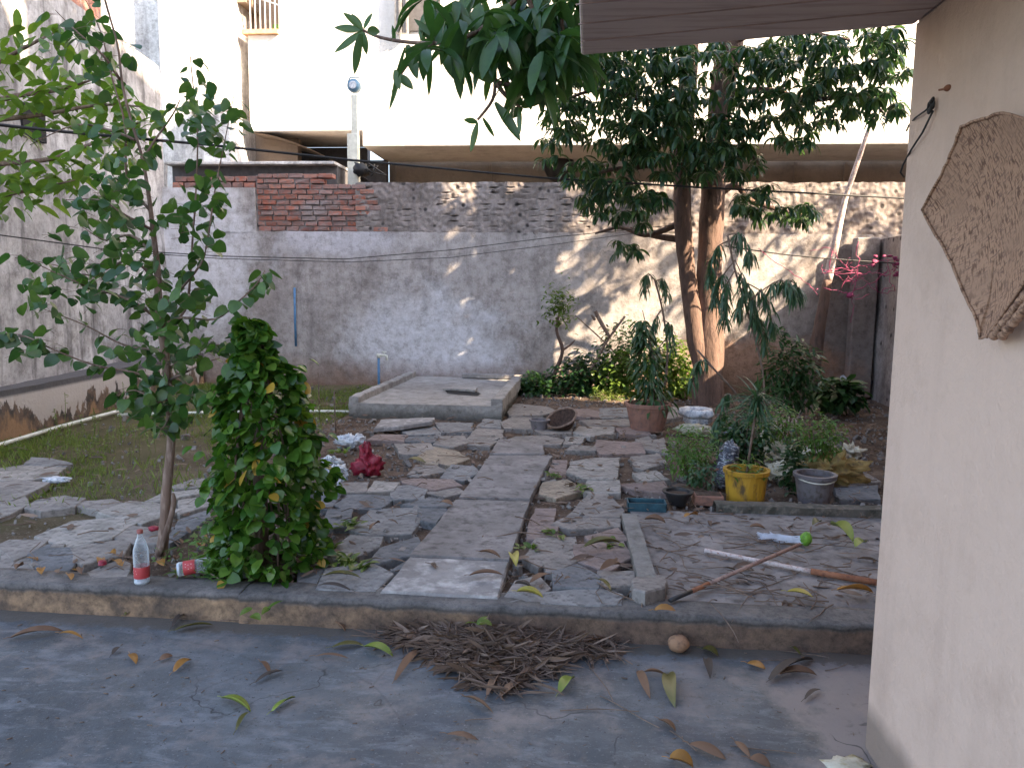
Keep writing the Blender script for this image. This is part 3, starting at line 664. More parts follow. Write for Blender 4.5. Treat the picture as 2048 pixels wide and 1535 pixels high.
# ------------------------------------------------------------ pink house, soffit, winnow, wire
t_ = empty('pink_house', (1.03, 2.6, -.12)); tag(t_, 'pale pink plastered house wall at the right edge', 'house')
PX = 1.03
def rounded(x0, x1, y0, y1, r):
    pts = [(x0, y0)]
    pts = [(x1, y0), (x1, y1)]
    for k in range(7):
        w = R(90 + 15 * k); pts.append((x0 + r + r * math.cos(w), y1 - r + r * math.sin(w)))
    pts.append((x0, y0)); return pts
P = MB()
P.prism(rounded(PX, 7.5, -7, 2.66, .03), -0.2, 2.3)
P.build('wall', M['pink'], t_)
P = MB(); P.prism(rounded(PX + .004, 7.5, -7, 2.655, .03), 2.301, 12.0); P.build('upper_wall', M['pink'], t_)  # unseen storeys, made this tall to shade patio and garden
P = MB(); P.box((4.7, 2.664, -.2), (7.2, 7.0, 13.2)); P.build('added_shade_wing', M['pink'], t_)  # unseen wing added to shade the middle of the garden
t2 = empty('porch_roof', (0.5, 2, 2.3)); tag(t2, 'weathered brown porch roof slab overhanging from the pink wall', 'roof')
P = MB(); a = G(1162, 112, 2.3); b_ = G(1836, 50, 2.3)
def sof(z):
    return [(a.x, a.y), (-0.055, -0.4), (PX - .002, -0.4), (PX - .002, b_.y)]
n = 9
P.prism([sof(0)[0], sof(0)[3], sof(0)[2], sof(0)[1]][::-1], 2.3, 2.42); P.build('slab', M['soffit'], t2, bevel=.01)
P = MB()
for k in range(7):
    f = (k + 1) / 8
    q0 = Vector((a.x + (-0.055 - a.x) * f, a.y + (-0.4 - a.y) * f, 2.298)); 
    y0 = a.y - 0.17 * (k + 1); y1 = b_.y - 0.155 * (k + 1)
    x0 = a.x - .008 * k
    P.prism([(x0, y0), (PX - .004, y1), (PX - .004, y1 + .004), (x0, y0 + .004)], 2.2965, 2.2995)
M['seam'] = plain('seam_stain', (0.30, 0.22, 0.20), .9); P.build('board_seam', M['seam'], t2)

# winnowing tray on the pink wall
t3 = empty('winnowing_tray', S(1960, 450, PX - .03)); tag(t3, 'woven bamboo winnowing tray hanging on the pink wall', 'winnowing tray')
pts = [(1911, 293), (1926, 252), (1969, 236), (2012, 226), (2060, 238), (2120, 330), (2060, 552), (1979, 673), (1965, 675), (1958, 641), (1929, 580), (1908, 526), (1875, 469), (1847, 420), (1886, 351)]
pp = [S(px, py, PX - .05) for px, py in pts]
cen = sum(pp, Vector()) / len(pp)
P = MB(); n = len(pp); fine = []
for i in range(n):
    for k in range(4):
        q = pp[i].lerp(pp[(i + 1) % n], k / 4); q = q + Vector((0, U(-.003, .003), U(-.003, .003))); fine.append(q)
n = len(fine); rings = 7
for rr in range(rings + 1):
    s_ = 1 - rr / rings
    for q in fine:
        w = cen + (q - cen) * s_; bow = 0.03 * (1 - s_ ** 2)
        P.v.append((PX - .018 - 0.035 * s_ ** 3 + bow * 0.2 + .003 * noise.noise(w * 25), w.y, w.z))
for rr in range(rings):
    for i in range(n):
        P.f.append((rr*n + i, rr*n + (i+1) % n, (rr+1)*n + (i+1) % n, (rr+1)*n + i))
P.build('weave', M['winnow'], t3, smooth=True)
P = MB(); P.tube([Vector((PX - .055, q.y, q.z)) for q in fine[:]] + [Vector((PX - .055, fine[0].y, fine[0].z))], .0038, 6); P.build('rim', M['winnow'], t3, smooth=True)
for off in (0.0, 0.02):   # rolled lower right edge
    P = MB(); k = 24; q0 = S(1985 + off * 900, 674, PX - .05); q1 = S(2075 + off * 900, 560, PX - .05)
    P.tube([q0.lerp(q1, i / k) + Vector((0, .003 * math.sin(i * 2.4), .003 * math.cos(i * 2.4))) for i in range(k + 1)], [.010 + .0025 * math.sin(i * 2.2) for i in range(k + 1)], 8)
    P.build('rolled_edge', M['winnow'], t3, smooth=True)
# hook with cable
t3 = empty('cable_loop', S(1865, 205, PX)); tag(t3, 'black cable looped through a hook near the top of the pink wall', 'cable')
P = MB(); e = S(1865, 207, PX - .012)
for k in range(3): P.tube([e + Vector((-.004 * k, .008 * math.cos(w) , .016 * math.sin(w) - .006 * k)) for w in [i * .6 for i in range(11)]], .004, 6)
P.build('hook', M['wire'], t3, smooth=True)
P = MB(); P.tube([S(1862, 212, PX - .012), S(1850, 222, PX - .015), S(1830, 236, PX - .01), W(1818, 250, 2.70), W(1813, 262, 2.75)], .003, 6)
P.tube([S(1866, 222, PX - .012), S(1845, 265, PX - .015), S(1822, 300, PX - .01), W(1806, 330, 2.70), W(1801, 345, 2.72), W(1808, 354, 2.74)], .0032, 6); P.build('cable', M['wire'], t3, smooth=True)
P = MB(); e = S(1897, 176, PX); P.blob(e, (.012, .016, .009), .1, 1); P.tube([e, S(1878, 180, PX - .01)], .003, 5)
tag(P.build('wall_plug', M['rust'], smooth=True), 'small rusty plug stub in the pink wall above the hook', 'plug')

# ------------------------------------------------------------ concrete tank, tap
t_ = empty('septic_tank', G(850, 835)); tag(t_, 'square concrete tank slab with raised rims and a broken hole, against the rear wall', 'tank')
z1 = .155
A_ = G(700, 826); B_ = G(990, 848); Bx = B_.x
x0, x1, y0, y1 = A_.x + .05, G(1000, 845).x, 8.62, 11.55
def jit(fn): return fn
P = MB()
def top(u, v):
    x = x0 + (x1 - x0) * u; y = y0 + (y1 - y0) * v
    return (x, y, z1 + .006 * noise.noise(Vector((x * 3, y * 3, 0))) + .004 * noise.noise(Vector((x * 12, y * 12, 0))))
P.grid(top, 40, 50)
P.grid(lambda u, v: (x0 + (x1 - x0) * u, y0 + .012 * noise.noise(Vector((u * 30, v * 4, 0))), -.1 + (z1 + .1) * v), 50, 6)
P.grid(lambda u, v: (x1 + .012 * noise.noise(Vector((u * 30, v * 4, 5))), y0 + (y1 - y0) * u, -.1 + (z1 + .1) * v), 50, 6)
P.grid(lambda u, v: (x0, y1 - (y1 - y0) * u, -.1 + (z1 + .1) * v), 10, 2)
M['tank'] = wall_mat('tank_concrete', (0.24, 0.225, 0.215), (0.34, 0.325, 0.31), (0.15, 0.14, 0.135), (0.12, 0.11, 0.11), low=(0.09, 0.085, 0.075), lowz=0.14, streak=0.3)
P.build('slab', M['tank'], t_)
def rim(xa, ya, xb, yb, w, h, nm='rim'):
    P = MB(); d = Vector((xb - xa, yb - ya, 0)); L = d.length; d.normalize(); s_ = Vector((-d.y, d.x, 0))
    prof = [(-w / 2, z1 - .06), (-w / 2 + .005, z1 + h - .01), (-w / 2 + .015, z1 + h), (w / 2 - .015, z1 + h), (w / 2 - .005, z1 + h - .01), (w / 2, z1 - .06)]
    def fn(u, v):
        q = prof[min(5, int(v * 5 + .001))]; p = Vector((xa, ya, 0)) + d * (L * u)
        return p + s_ * (q[0] + .01 * noise.noise(p * 4 + Vector((0, 0, v * 3)))) + Vector((0, 0, q[1] + .012 * noise.noise(p * 5)))
    P.grid(fn, 40, 5)
    for u_ in (0, 1):
        k = len(P.v); P.v.extend([tuple(fn(u_, q / 5)) for q in range(6)]); P.f.append(tuple(range(k, k + 6)))
    P.build(nm, M['tank'], t_, smooth=False)
rim(x0 + .05, y0 + .02, x0 + .12, y1 - .05, .12, .075); rim(x1 - .06, y0 + .02, x1 - .02, y1 - .3, .14, .085)
hb = G(930, 786, z1)
P = MB(); hp = [(890, 782), (905, 780), (950, 783), (962, 788), (955, 792), (920, 790), (895, 787)]
P.prism([tuple(G(px, py, z1).xy) for px, py in hp][::-1], z1 + .008, z1 + .0095); P.build('hole', M['dark'], t_)  # flat dark sheet paints the shade inside the broken slab
P = MB(); P.prism([tuple(G(px, py - 3, z1).xy) for px, py in [(885, 786), (905, 781), (955, 784), (950, 790), (905, 787)]][::-1], z1 + .02, z1 + .045, Matrix.Identity(4)); P.build('broken_cover', M['tank'], t_)
P = MB(); P.box((x0 + .9, 11.35, z1 + .01), (x1 - .1, 11.5, z1 + .07)); P.build('back_ledge', M['white_slab'], t_, bevel=.01)
landmark('concrete tank', ((x0 + x1) / 2, y0))
t_ = empty('standpipe', G(758, 797)); tag(t_, 'blue standpipe with a white tap beside the concrete tank', 'tap')
e = G(758, 797); h = W(757, 712, e.y).z
P = MB(); P.tube([e, (e.x, e.y, h)], .017, 10); P.build('pipe', M['blue_pipe'], t_, smooth=True)
P = MB(); P.tube([(e.x, e.y, h - .02), (e.x, e.y, h + .03)], .028, 10); 
P.tube([(e.x, e.y, h + .01), (e.x + .08, e.y - .02, h + .015), (e.x + .115, e.y - .03, h + .01), (e.x + .12, e.y - .03, h - .045)], .018, 8)
P.tube([(e.x + .08, e.y - .02, h + .02), (e.x + .08, e.y - .02, h + .06)], .008, 6); P.tube([(e.x + .05, e.y - .02, h + .06), (e.x + .11, e.y - .02, h + .06)], .008, 6)
P.build('tap', M['pvc'], t_, smooth=True)
landmark('standpipe', e)

# ------------------------------------------------------------ flagstones and path slabs
landmark('vine column', G(540, 1150)); landmark('young tree', G(325, 1110)); landmark('red bag', G(735, 950))
landmark('tilted basket', G(1125, 855)); landmark('mango tree', G(1410, 800)); landmark('yellow pot', G(1498, 1005))
landmark('standing bottle', G(275, 1170)); landmark('concrete post', G(1275, 1120)); landmark('coconut', G(1350, 1285, -.12))
landmark('leaf heap', G(980, 1300, -.12)); landmark('pink wall', G(1722, 1480, -.12)); landmark('left edge of the photo', G(20, 1000))
landmark('cement path slabs', G(950, 1000)); landmark('green broom head', G(1612, 1078)); landmark('white plastic pipe on the grass', G(120, 853))
def cropA(pts): return [(600 + x / 2.925, 550 + y / 2.925) for x, y in pts]
def cropB(pts): return [(600 + x / 2.925, 900 + y / 2.925) for x, y in pts]
def cropC(pts): return [(1200 + x / 3.413, 650 + y / 3.413) for x, y in pts]
def cropD(pts): return [(x / 2.925, 800 + y / 2.925) for x, y in pts]
def ragged(poly, amp, per=0.09):
    out = []
    n = len(poly)
    for i in range(n):
        a = Vector(poly[i]); b = Vector(poly[(i + 1) % n]); L = (b - a).length; k = max(1, int(L / per)); nn = Vector((-(b - a).y, (b - a).x)); 
        if nn.length > 1e-6: nn.normalize()
        for j in range(k):
            q = a.lerp(b, j / k)
            if j: q = q + nn * U(-amp, amp)
            out.append((q.x, q.y))
    return out
def area(poly): return abs(sum(poly[i][0] * poly[(i+1) % len(poly)][1] - poly[(i+1) % len(poly)][0] * poly[i][1] for i in range(len(poly)))) / 2
def ccw(poly):
    s_ = sum(poly[i][0] * poly[(i+1) % len(poly)][1] - poly[(i+1) % len(poly)][0] * poly[i][1] for i in range(len(poly)))
    return poly if s_ > 0 else poly[::-1]
def slabmesh(poly, zt, th, tx, ty, name, mat, amp=0.012, chamfer=0.008):
    poly = ccw(ragged([tuple(p) for p in poly], amp)); n = len(poly)
    cx = sum(p[0] for p in poly) / n; cy = sum(p[1] for p in poly) / n
    P = MB(); lv = []
    for (ins, z) in ((0, -th), (0, -chamfer * 1.2), (chamfer, 0)):
        for (x, y) in poly:
            d = Vector((cx - x, cy - y)); d.normalize()
            X_, Y_ = x + d.x * ins - cx, y + d.y * ins - cy
            zz = z + tx * X_ + ty * Y_ + (.002 * noise.noise(Vector((x * 20, y * 20, 0))) if z == 0 else 0)
            P.v.append((X_, Y_, zz))
    for k in range(2):
        for i in range(n): P.f.append((k*n + i, k*n + (i+1) % n, (k+1)*n + (i+1) % n, (k+1)*n + i))
    P.f.append(tuple(2*n + i for i in range(n))); P.f.append(tuple(reversed(range(n))))
    o = P.build(name, mat); o.location = (cx, cy, zt); return o, cx, cy, area(poly)
random.seed(11)
raw = []
A = lambda p, m: raw.append((cropA(p), m)); B = lambda p, m: raw.append((cropB(p), m)); Cc = lambda p, m: raw.append((cropC(p), m)); D = lambda p, m: raw.append((cropD(p), m))
A([(600,905),(780,880),(815,925),(640,932)],0); A([(795,865),(1005,865),(1010,908),(830,915)],0)
A([(985,955),(1040,895),(1190,905),(1170,950),(1110,995),(985,985)],1); A([(560,990),(760,985),(770,1015),(710,1045),(590,1040)],1)
A([(790,985),(830,940),(960,940),(975,980),(900,1005)],1); A([(700,1060),(770,1000),(880,1010),(980,1070),(880,1110),(740,1100)],5)
A([(640,1160),(680,1110),(790,1110),(850,1145),(700,1175)],1); A([(830,1180),(890,1110),(1010,1120),(1030,1150),(960,1195)],0)
A([(545,1290),(560,1230),(700,1230),(730,1250),(720,1310),(560,1305)],0); A([(600,1190),(880,1195),(930,1225),(780,1250),(620,1215)],3)
A([(740,1270),(900,1238),(950,1270),(850,1290)],1); A([(220,1340),(300,1270),(540,1295),(460,1360),(260,1365)],2)
A([(610,1340),(760,1300),(890,1330),(840,1355)],2)
B([(310,460),(420,345),(690,340),(690,400),(640,480),(420,490)],0); B([(700,345),(850,345),(790,420),(710,400)],2)
B([(150,620),(300,500),(470,510),(440,560),(330,610)],0); B([(420,650),(490,570),(680,510),(690,545),(640,605),(480,650)],2)
B([(120,800),(170,700),(400,660),(520,720),(430,810)],0); B([(0,790),(0,700),(140,690),(90,790)],2)
B([(200,240),(240,190),(390,190),(380,240)],1); B([(400,240),(440,180),(570,190),(540,230)],4); B([(120,440),(170,350),(300,350),(290,440)],2)
B([(540,700),(660,628),(630,680)],2); B([(90,330),(130,260),(230,260),(180,340)],2)
B([(1590,70),(1700,45),(1870,40),(1840,165),(1660,165),(1570,130)],4); B([(1670,245),(1690,175),(1860,175),(1865,245)],4)
B([(1575,375),(1690,262),(1790,255),(1880,350),(1860,385)],1); B([(1340,440),(1380,345),(1490,345),(1460,440)],3)
B([(1490,430),(1570,392),(1860,400),(1850,445),(1600,455)],1); B([(1320,620),(1390,520),(1600,510),(1600,560),(1400,680)],1)
B([(1340,510),(1350,450),(1500,450),(1480,515)],3); B([(1500,790),(1500,710),(1620,670),(1740,740),(1730,795)],2)
B([(1200,880),(1240,830),(1400,835),(1700,805),(1860,845),(1850,900),(1400,890)],0); B([(1750,790),(1760,710),(1940,710),(1940,780)],1)
B([(1240,820),(1280,770),(1390,740),(1440,800),(1400,828)],1); B([(1620,560),(1780,525),(1880,535),(1920,620),(1800,700),(1640,640)],3)
B([(1690,500),(1850,455),(1900,520),(1700,520)],3); B([(1410,250),(1430,190),(1560,170),(1650,230),(1500,280)],5)
B([(1450,700),(1420,640),(1590,590),(1600,650),(1500,700)],1); B([(1440,160),(1480,60),(1560,60),(1550,150)],3)
A([(1160,985),(1270,945),(1430,938),(1530,960),(1510,985),(1430,985)],1); A([(1545,985),(1560,945),(1670,945),(1640,980)],4)
A([(1610,920),(1640,885),(1840,885),(1820,925),(1700,942)],4); A([(1730,1000),(1740,965),(1990,985),(2010,1038),(1760,1040)],3)
A([(1560,1022),(1600,990),(1720,1000),(1715,1022)],1); A([(1220,800),(1260,750),(1440,770),(1500,795),(1420,815),(1230,822)],1)
A([(1520,790),(1680,780),(1790,800),(1750,830),(1560,820)],3); A([(1180,860),(1240,830),(1350,830),(1360,900),(1200,893)],1)
A([(1650,850),(1900,840),(2030,868),(1900,878),(1700,880)],1); A([(1940,1070),(2047,1065),(2047,1115),(1980,1110)],4)
A([(1970,960),(2040,945),(2100,1000),(1995,1000)],1); A([(1380,900),(1450,870),(1590,880),(1580,920),(1420,930)],1); A([(1040,880),(1080,840),(1170,850),(1170,890)],0)
A([(400,960),(460,930),(620,935),(600,970)],3); A([(600,970),(640,945),(800,940),(780,975)],2); A([(1850,890),(2030,885),(2047,930),(1880,925)],3)
Cc([(220,900),(400,880),(440,940),(300,980),(240,960)],1); Cc([(240,1010),(380,990),(460,1050),(300,1060)],4); Cc([(160,1090),(430,1062),(460,1140),(250,1118)],3)
Cc([(1640,1000),(1720,950),(1900,1060),(1700,1090)],1); Cc([(1620,1110),(1890,1095),(1895,1180),(1650,1180)],2); Cc([(230,800),(430,770),(460,870),(250,830)],1)
Cc([(1140,700),(1220,620),(1340,630),(1330,700)],1); Cc([(0,570),(200,562),(205,618),(0,635)],0); Cc([(0,665),(90,680),(100,740),(0,748)],1); Cc([(440,560),(560,560),(570,620),(450,640)],1)
D([(0,400),(180,378),(380,388),(300,440),(130,465),(0,460)],4); D([(160,372),(190,335),(300,340),(410,365),(380,382)],0); D([(0,480),(120,470),(270,485),(180,530),(80,575),(0,580)],1)
D([(0,600),(140,562),(150,610),(60,660),(0,680)],1); D([(170,620),(230,580),(370,560),(480,575),(420,620),(250,640)],1); D([(440,610),(480,590),(640,580),(700,600),(580,635)],1)
D([(585,650),(760,592),(900,602),(1040,640),(830,715),(690,680)],4); D([(860,588),(960,545),(1210,512),(1240,528),(1010,575)],4); D([(1020,500),(1120,465),(1240,455),(1230,498),(1040,515)],1)
D([(1045,650),(1050,585),(1220,560),(1220,610),(1060,660)],4); D([(230,790),(430,710),(680,690),(780,720),(640,800),(420,850)],4); D([(0,850),(60,820),(265,815),(180,885),(80,930),(30,870)],1)
D([(0,1000),(0,890),(30,890),(70,940),(10,1000)],1); D([(180,905),(280,848),(420,870),(440,930),(400,985),(250,985)],2); D([(430,865),(680,820),(740,840),(700,900),(500,950),(450,930)],1)
D([(680,790),(780,740),(930,760),(930,830),(760,830)],1); D([(1060,700),(1210,645),(1220,690),(1000,830),(985,800)],2); D([(540,1000),(700,935),(740,960),(730,1025),(560,1028)],1)
D([(20,1020),(90,950),(170,900),(200,960),(150,1010)],1)
for poly, m_ in raw:
    zt = 0.02 + U(-.006, .012)
    pp = [G(px, py, zt).xy for px, py in poly]
    cc = sum(pp, Vector((0, 0))) / len(pp); pp = [cc + (q - cc) * (1 + .028 / max(.05, (q - cc).length)) for q in pp]
    k = .014
    o, cx, cy, ar = slabmesh(pp, zt, .05, U(-k, k), U(-k, k), 'flagstone', SM[m_], amp=.011, chamfer=.005)
    pend(o, '%s %s flagstone' % ('large' if ar > .22 else 'small' if ar < .07 else 'medium', SN[m_]), 'flagstone', (cx, cy), 'irregular flagstones laid loosely on the dirt')
slabs = [(cropB([(1110,28),(1475,28),(1345,284),(930,272)]), 'slab', 'cement path slab, the second from the tank end'),
         (cropB([(912,285),(1345,295),(1225,640),(640,610)]), 'slab', 'longest cement path slab in the middle of the strip'),
         (cropB([(640,622),(1222,650),(1160,858),(470,822)]), 'white_slab', 'whitened cement path slab touching the patio kerb'),
         (cropA([(1165,952),(1425,990),(1430,1042),(1108,1042)]), 'slab', 'short cracked path slab at the tank end of the strip')]
for poly, m_, lb in slabs:
    o, *_ = slabmesh([G(px, py, .035).xy for px, py in poly], .035, .05, 0, 0, 'path_slab', M[m_], amp=.004)
    tag(o, lb, 'paving slab', 'cement slabs laid end to end as a path')
o, *_ = slabmesh([G(px, py, .08).xy for px, py in cropA([(430,892),(470,852),(790,842),(770,862),(600,882)])], .09, .04, 0, .05, 'loose_slab', M['white_slab'])
tag(o, 'loose pale slab propped in front of the concrete tank', 'slab')
# concrete post
a = G(1258, 1030, .05); b_ = G(1298, 1172, .05)
P = MB(); d = (b_ - a).normalized(); s_ = Vector((-d.y, d.x, 0)) * .048
def postf(u, v):
    q = [(-1, 0), (-1, .06), (1, .06), (1, 0)][min(3, int(v * 3 + .01))]
    p = a.lerp(b_, u); return Vector((p.x, p.y, 0)) + s_ * q[0] * (1 + .12 * noise.noise(p * 6)) + Vector((0, 0, q[1] + .012 * noise.noise(p * 8)))
P.grid(postf, 30, 3)
P.box((-.05, -.004, 0), (.05, .004, .057), Matrix.Translation((b_.x, b_.y, 0)) @ Matrix.Rotation(math.atan2(d.y, d.x) - R(90), 4, 'Z'))
tag(P.build('concrete_post', M['tank']), 'old square concrete post lying flat between flagstones and cement apron', 'post')
o, *_ = slabmesh([G(px, py, .06).xy for px, py in [(1262, 1160), (1300, 1140), (1330, 1150), (1330, 1180), (1290, 1195), (1265, 1185)]], .07, .07, 0, -.1, 'stone_lump', SM[1], amp=.02)
tag(o, 'rough brown stone at the near end of the concrete post', 'stone')

# rubble between the stones
random.seed(5)
P = MB()
for i in range(9000):
    x = U(-5.3, 4.0); y = 3.6 + 7.8 * random.random() ** 1.3
    if x > .33 and y < 5.2: continue
    if x < -2.9 and random.random() < .75: continue
    if x0 - .1 < x < x1 + .1 and y > 8.5: continue
    s_ = U(.005, .017) if random.random() < .93 else U(.02, .042); z = .02 * noise.noise(Vector((x * 1.1, y * 1.1, 0))) - .016
    mm = Matrix.Translation((x, y, z + s_ * .3)) @ Euler((U(0, 6), U(0, 6), U(0, 6))).to_matrix().to_4x4()
    P.box((-s_, -s_ * U(.5, 1), -s_ * .4), (s_, s_ * U(.5, 1), s_ * .4), mm)
tag(P.build('gravel', SM[1]), 'broken stone chips and gravel scattered between the flagstones', 'gravel', kind='stuff')
P = MB()
for i in range(3300):
    x = U(-5, 4.0); y = 3.58 + 7.2 * random.random() ** 1.25
    if x < -2.6 and random.random() < .6: continue
    if x0 - .1 < x < x1 + .1 and y > 8.5: continue
    z = .012 + (U(.0, .035) if random.random() < .6 else 0)
    a = U(0, 6.28)
    if abs(x + .7) < .4 and 3.5 < y < 6.9 and random.random() < .7: continue
    if random.random() < .6: leaf(P, (x, y, z), (math.cos(a), math.sin(a), U(-.05, .25)), U(.04, .13), U(.012, .035), droop=U(.0, .25), fold=U(-.6, .8), seg=3)
    else:
        L = U(.05, .3); P.tube([(x, y, z + .01), (x + L * .5 * math.cos(a), y + L * .5 * math.sin(a), z + U(.0, .03)), (x + L * math.cos(a + .3), y + L * math.sin(a + .3), z + .005)], U(.0012, .0035), 4, False)
tag(P.build('leaf_litter', M['dry']), 'brown leaf litter and twigs scattered over the garden paving', 'leaf litter', kind='stuff')
# green weeds between stones
P = MB()
for cx, cy, n_, rr in [(1515, 0, 0, 0)] : pass
spots = [(1110, 1065, 10), (700, 1050, 16), (690, 1120, 24), (660, 1100, 14), (1165, 975, 9), (720, 1130, 12), (680, 905, 14), (1110, 950, 14), (1230, 1085, 8), (1050, 1095, 10), (980, 1250, 4), (515, 1225, 4)]
for px, py, n_ in spots:
    c = G(px, py, .03)
    for k in range(n_):
        d = rdir(.1, .7); q = c + Vector((U(-.06, .06), U(-.06, .06), 0)); leaf(P, q, d, U(.05, .1), U(.02, .04), droop=.3, prof='oval')
tag(P.build('weeds', M['bush']), 'small green weeds sprouting between the flagstones', 'weeds', kind='stuff')

# ------------------------------------------------------------ grass
random.seed(21)
P = MB()
def gdens(x, y):
    if y < 4.6 or y > 11.4 or x > -2.7: return 0
    n_ = noise.noise(Vector((x * .9, y * .9, 4))) + .5 * noise.noise(Vector((x * 3, y * 3, 8)))
    d = .30 + n_ * 1.5
    if y < 5.6: d *= .5
    return max(0, min(1, d))
cnt = 0
for i in range(60000):
    x = U(-6.0, -2.6); y = 4.6 + 6.8 * random.random()
    if random.random() > gdens(x, y): continue
    if x < -5.4 - .075 * (y - 6.8): continue
    z = -.02 + .028 * noise.noise(Vector((x * 1.1, y * 1.1, 0)))
    a = U(0, 6.28); h = U(.02, .07) * (1.5 if noise.noise(Vector((x * 1.4, y * 1.4, 2))) > .25 else 1)
    t1 = Vector((math.cos(a), math.sin(a), 0)) * U(.002, .004); ln = Vector((U(-.6, .6), U(-.6, .6), 0)) * h
    b0 = Vector((x, y, z)); k = len(P.v)
    P.v.extend([tuple(b0 - t1), tuple(b0 + t1), tuple(b0 + ln * .5 + Vector((0, 0, h * .7)) + t1 * .6), tuple(b0 + ln + Vector((0, 0, h)))])
    P.f.append((k, k+1, k+2)); P.f.append((k, k+2, k+3)); cnt += 1
tag(P.build('grass', M['grass']), 'patchy short grass on the dirt at the left', 'grass', kind='stuff')
P = MB(); random.seed(8)
for (px, py) in [(185, 900), (200, 880), (215, 905), (240, 890), (235, 815), (225, 800), (250, 870), (300, 905), (150, 920), (265, 930), (175, 870), (120, 850), (100, 838), (310, 860), (640, 840), (628, 860)]:
    for k in range(3):
        c = G(px + U(-12, 12), py + U(-5, 5)); h = U(.12, .36)
        tp = c + Vector((U(-.05, .05), U(-.05, .05), h)); P.tube([c, c.lerp(tp, .5) + Vector((.01, 0, 0)), tp], .0022, 4, False)
        for j in range(7):
            q = c.lerp(tp, U(.3, 1)); leaf(P, q, rdir(-.1, .6), U(.02, .05), U(.01, .02), seg=3, prof='oval')
tag(P.build('weeds', M['grass']), 'tall thin weeds standing in the grass at the left', 'weeds', kind='stuff')

# ------------------------------------------------------------ trees
def trunkline(pts, Y, wpx, mb, n=12, wob=.01):
    """pts: list of (px,py,[dY]); width in px"""
    P_ = []; r_ = []
    for i, q in enumerate(pts):
        y = Y + (q[2] if len(q) > 2 else 0); p = W(q[0], q[1], y); P_.append(p)
        w = wpx[i] if isinstance(wpx, (list, tuple)) else wpx
        r_.append(w * y / FPX / 2)
    # smooth subdivide
    PP = []; RR = []
    for i in range(len(P_) - 1):
        for k in range(4):
            t = k / 4; a = P_[max(i-1, 0)]; b = P_[i]; c = P_[i+1]; d = P_[min(i+2, len(P_)-1)]
            q = .5 * ((2*b) + (c-a)*t + (2*a-5*b+4*c-d)*t*t + (-a+3*b-3*c+d)*t*t*t)
            PP.append(q + Vector((U(-wob, wob), U(-wob, wob), 0)) * r_[i] * 3); RR.append((r_[i]*(1-t) + r_[i+1]*t) * U(.95, 1.06))
    PP.append(P_[-1]); RR.append(r_[-1]); mb.tube(PP, RR, n); return PP
# --- young peepal tree
random.seed(31)
YT = 3.88
t_ = empty('young_tree', G(325, 1110)); tag(t_, 'young slender tree with dark heart shaped leaves rising through the left of the view', 'tree')
P = MB(); trunkline([(322, 1115), (328, 1060), (333, 980), (341, 900), (342, 850), (335, 760), (328, 690), (318, 620), (315, 540), (305, 450), (296, 380), (283, 310), (262, 240), (245, 170), (235, 90), (210, 0), (200, -60)], YT,
    [30, 22, 20, 18, 18, 17, 17, 17, 13, 10, 8, 6, 5, 5, 4, 4, 3], P)
trunkline([(318, 1110), (340, 1040), (348, 1000), (345, 985)], YT - .04, [14, 12, 10, 5], P)
P.build('trunk', M['bark'], t_, smooth=True)
BR = [[(318, 620), (350, 590, -.1), (400, 530, -.15), (415, 480, -.15), (430, 380, -.1), (450, 280, 0), (470, 180, 0)],
      [(330, 660), (370, 620, .1), (380, 560, .1), (385, 480, .1), (392, 380, .1), (395, 260, .1), (385, 160, .1), (380, 110, .1)],
      [(325, 650), (365, 635, -.1), (430, 638, -.2), (480, 600, -.2), (515, 565, -.2), (530, 540, -.2)],
      [(310, 560), (260, 520, .1), (180, 580 - 30, .2), (110, 530, .2), (30, 515, .2)],
      [(318, 640), (260, 600, -.1), (180, 575, -.1), (100, 540, -.2), (40, 510, -.2)],
      [(335, 770), (270, 745, -.1), (190, 730, -.15), (110, 700, -.2), (50, 672, -.2), (0, 665, -.2)],
      [(330, 700), (250, 690, .15), (170, 650, .2), (80, 615, .25)],
      [(335, 740), (390, 700, .1), (430, 690, .1), (450, 690, .1)],
      [(340, 760), (400, 730, -.15), (440, 715, -.2)],
      [(300, 420), (255, 360, .1), (250, 250, .1), (225, 160, .1), (200, 60, .1), (160, -20, .1)],
      [(305, 460), (250, 430, -.1), (200, 400, -.1), (130, 400, -.1)],
      [(285, 320), (310, 280, .05), (345, 230, .1), (360, 200, .1)],
      [(240, 160), (205, 110, -.1), (150, 60, -.1), (110, 20, -.1)],
      [(345, 815), (310, 800, -.1), (270, 780, -.12), (240, 790, -.15)], [(345, 810), (380, 790, -.1), (410, 790, -.1)], [(342, 830), (330, 850, -.15), (320, 860, -.2)],
      [(270, 280), (220, 260, .0), (150, 250, .1), (60, 290, .1)], [(300, 500), (260, 470, .2), (210, 480, .2), (160, 450, .2)]]
P = MB(); LV = MB(); RL = MB()
for bi, br in enumerate(BR):
    n_ = len(br); pl = trunkline(br, YT, [6.5 - 5 * i / (n_ - 1) for i in range(n_)], P, n=6)
    for i in range(1, len(pl)):
        for k in range(2 if bi in (13, 14, 15, 5) else 1 if random.random() < .8 else 2):
            q = pl[i-1].lerp(pl[i], random.random()); d = rdir(-.6, .35); st = U(.02, .06)
            e = q + Vector((d.x, d.y, d.z * .4)) * st; P.tube([q, e], .0012, 3, False)
            leaf(LV, e, (d.x, d.y, -U(.0, .8)), U(.045, .088), U(.042, .075), droop=U(.1, .5), fold=U(.0, .22), prof='heart', roll=U(-1.4, 1.4), seg=7)
random.seed(77)
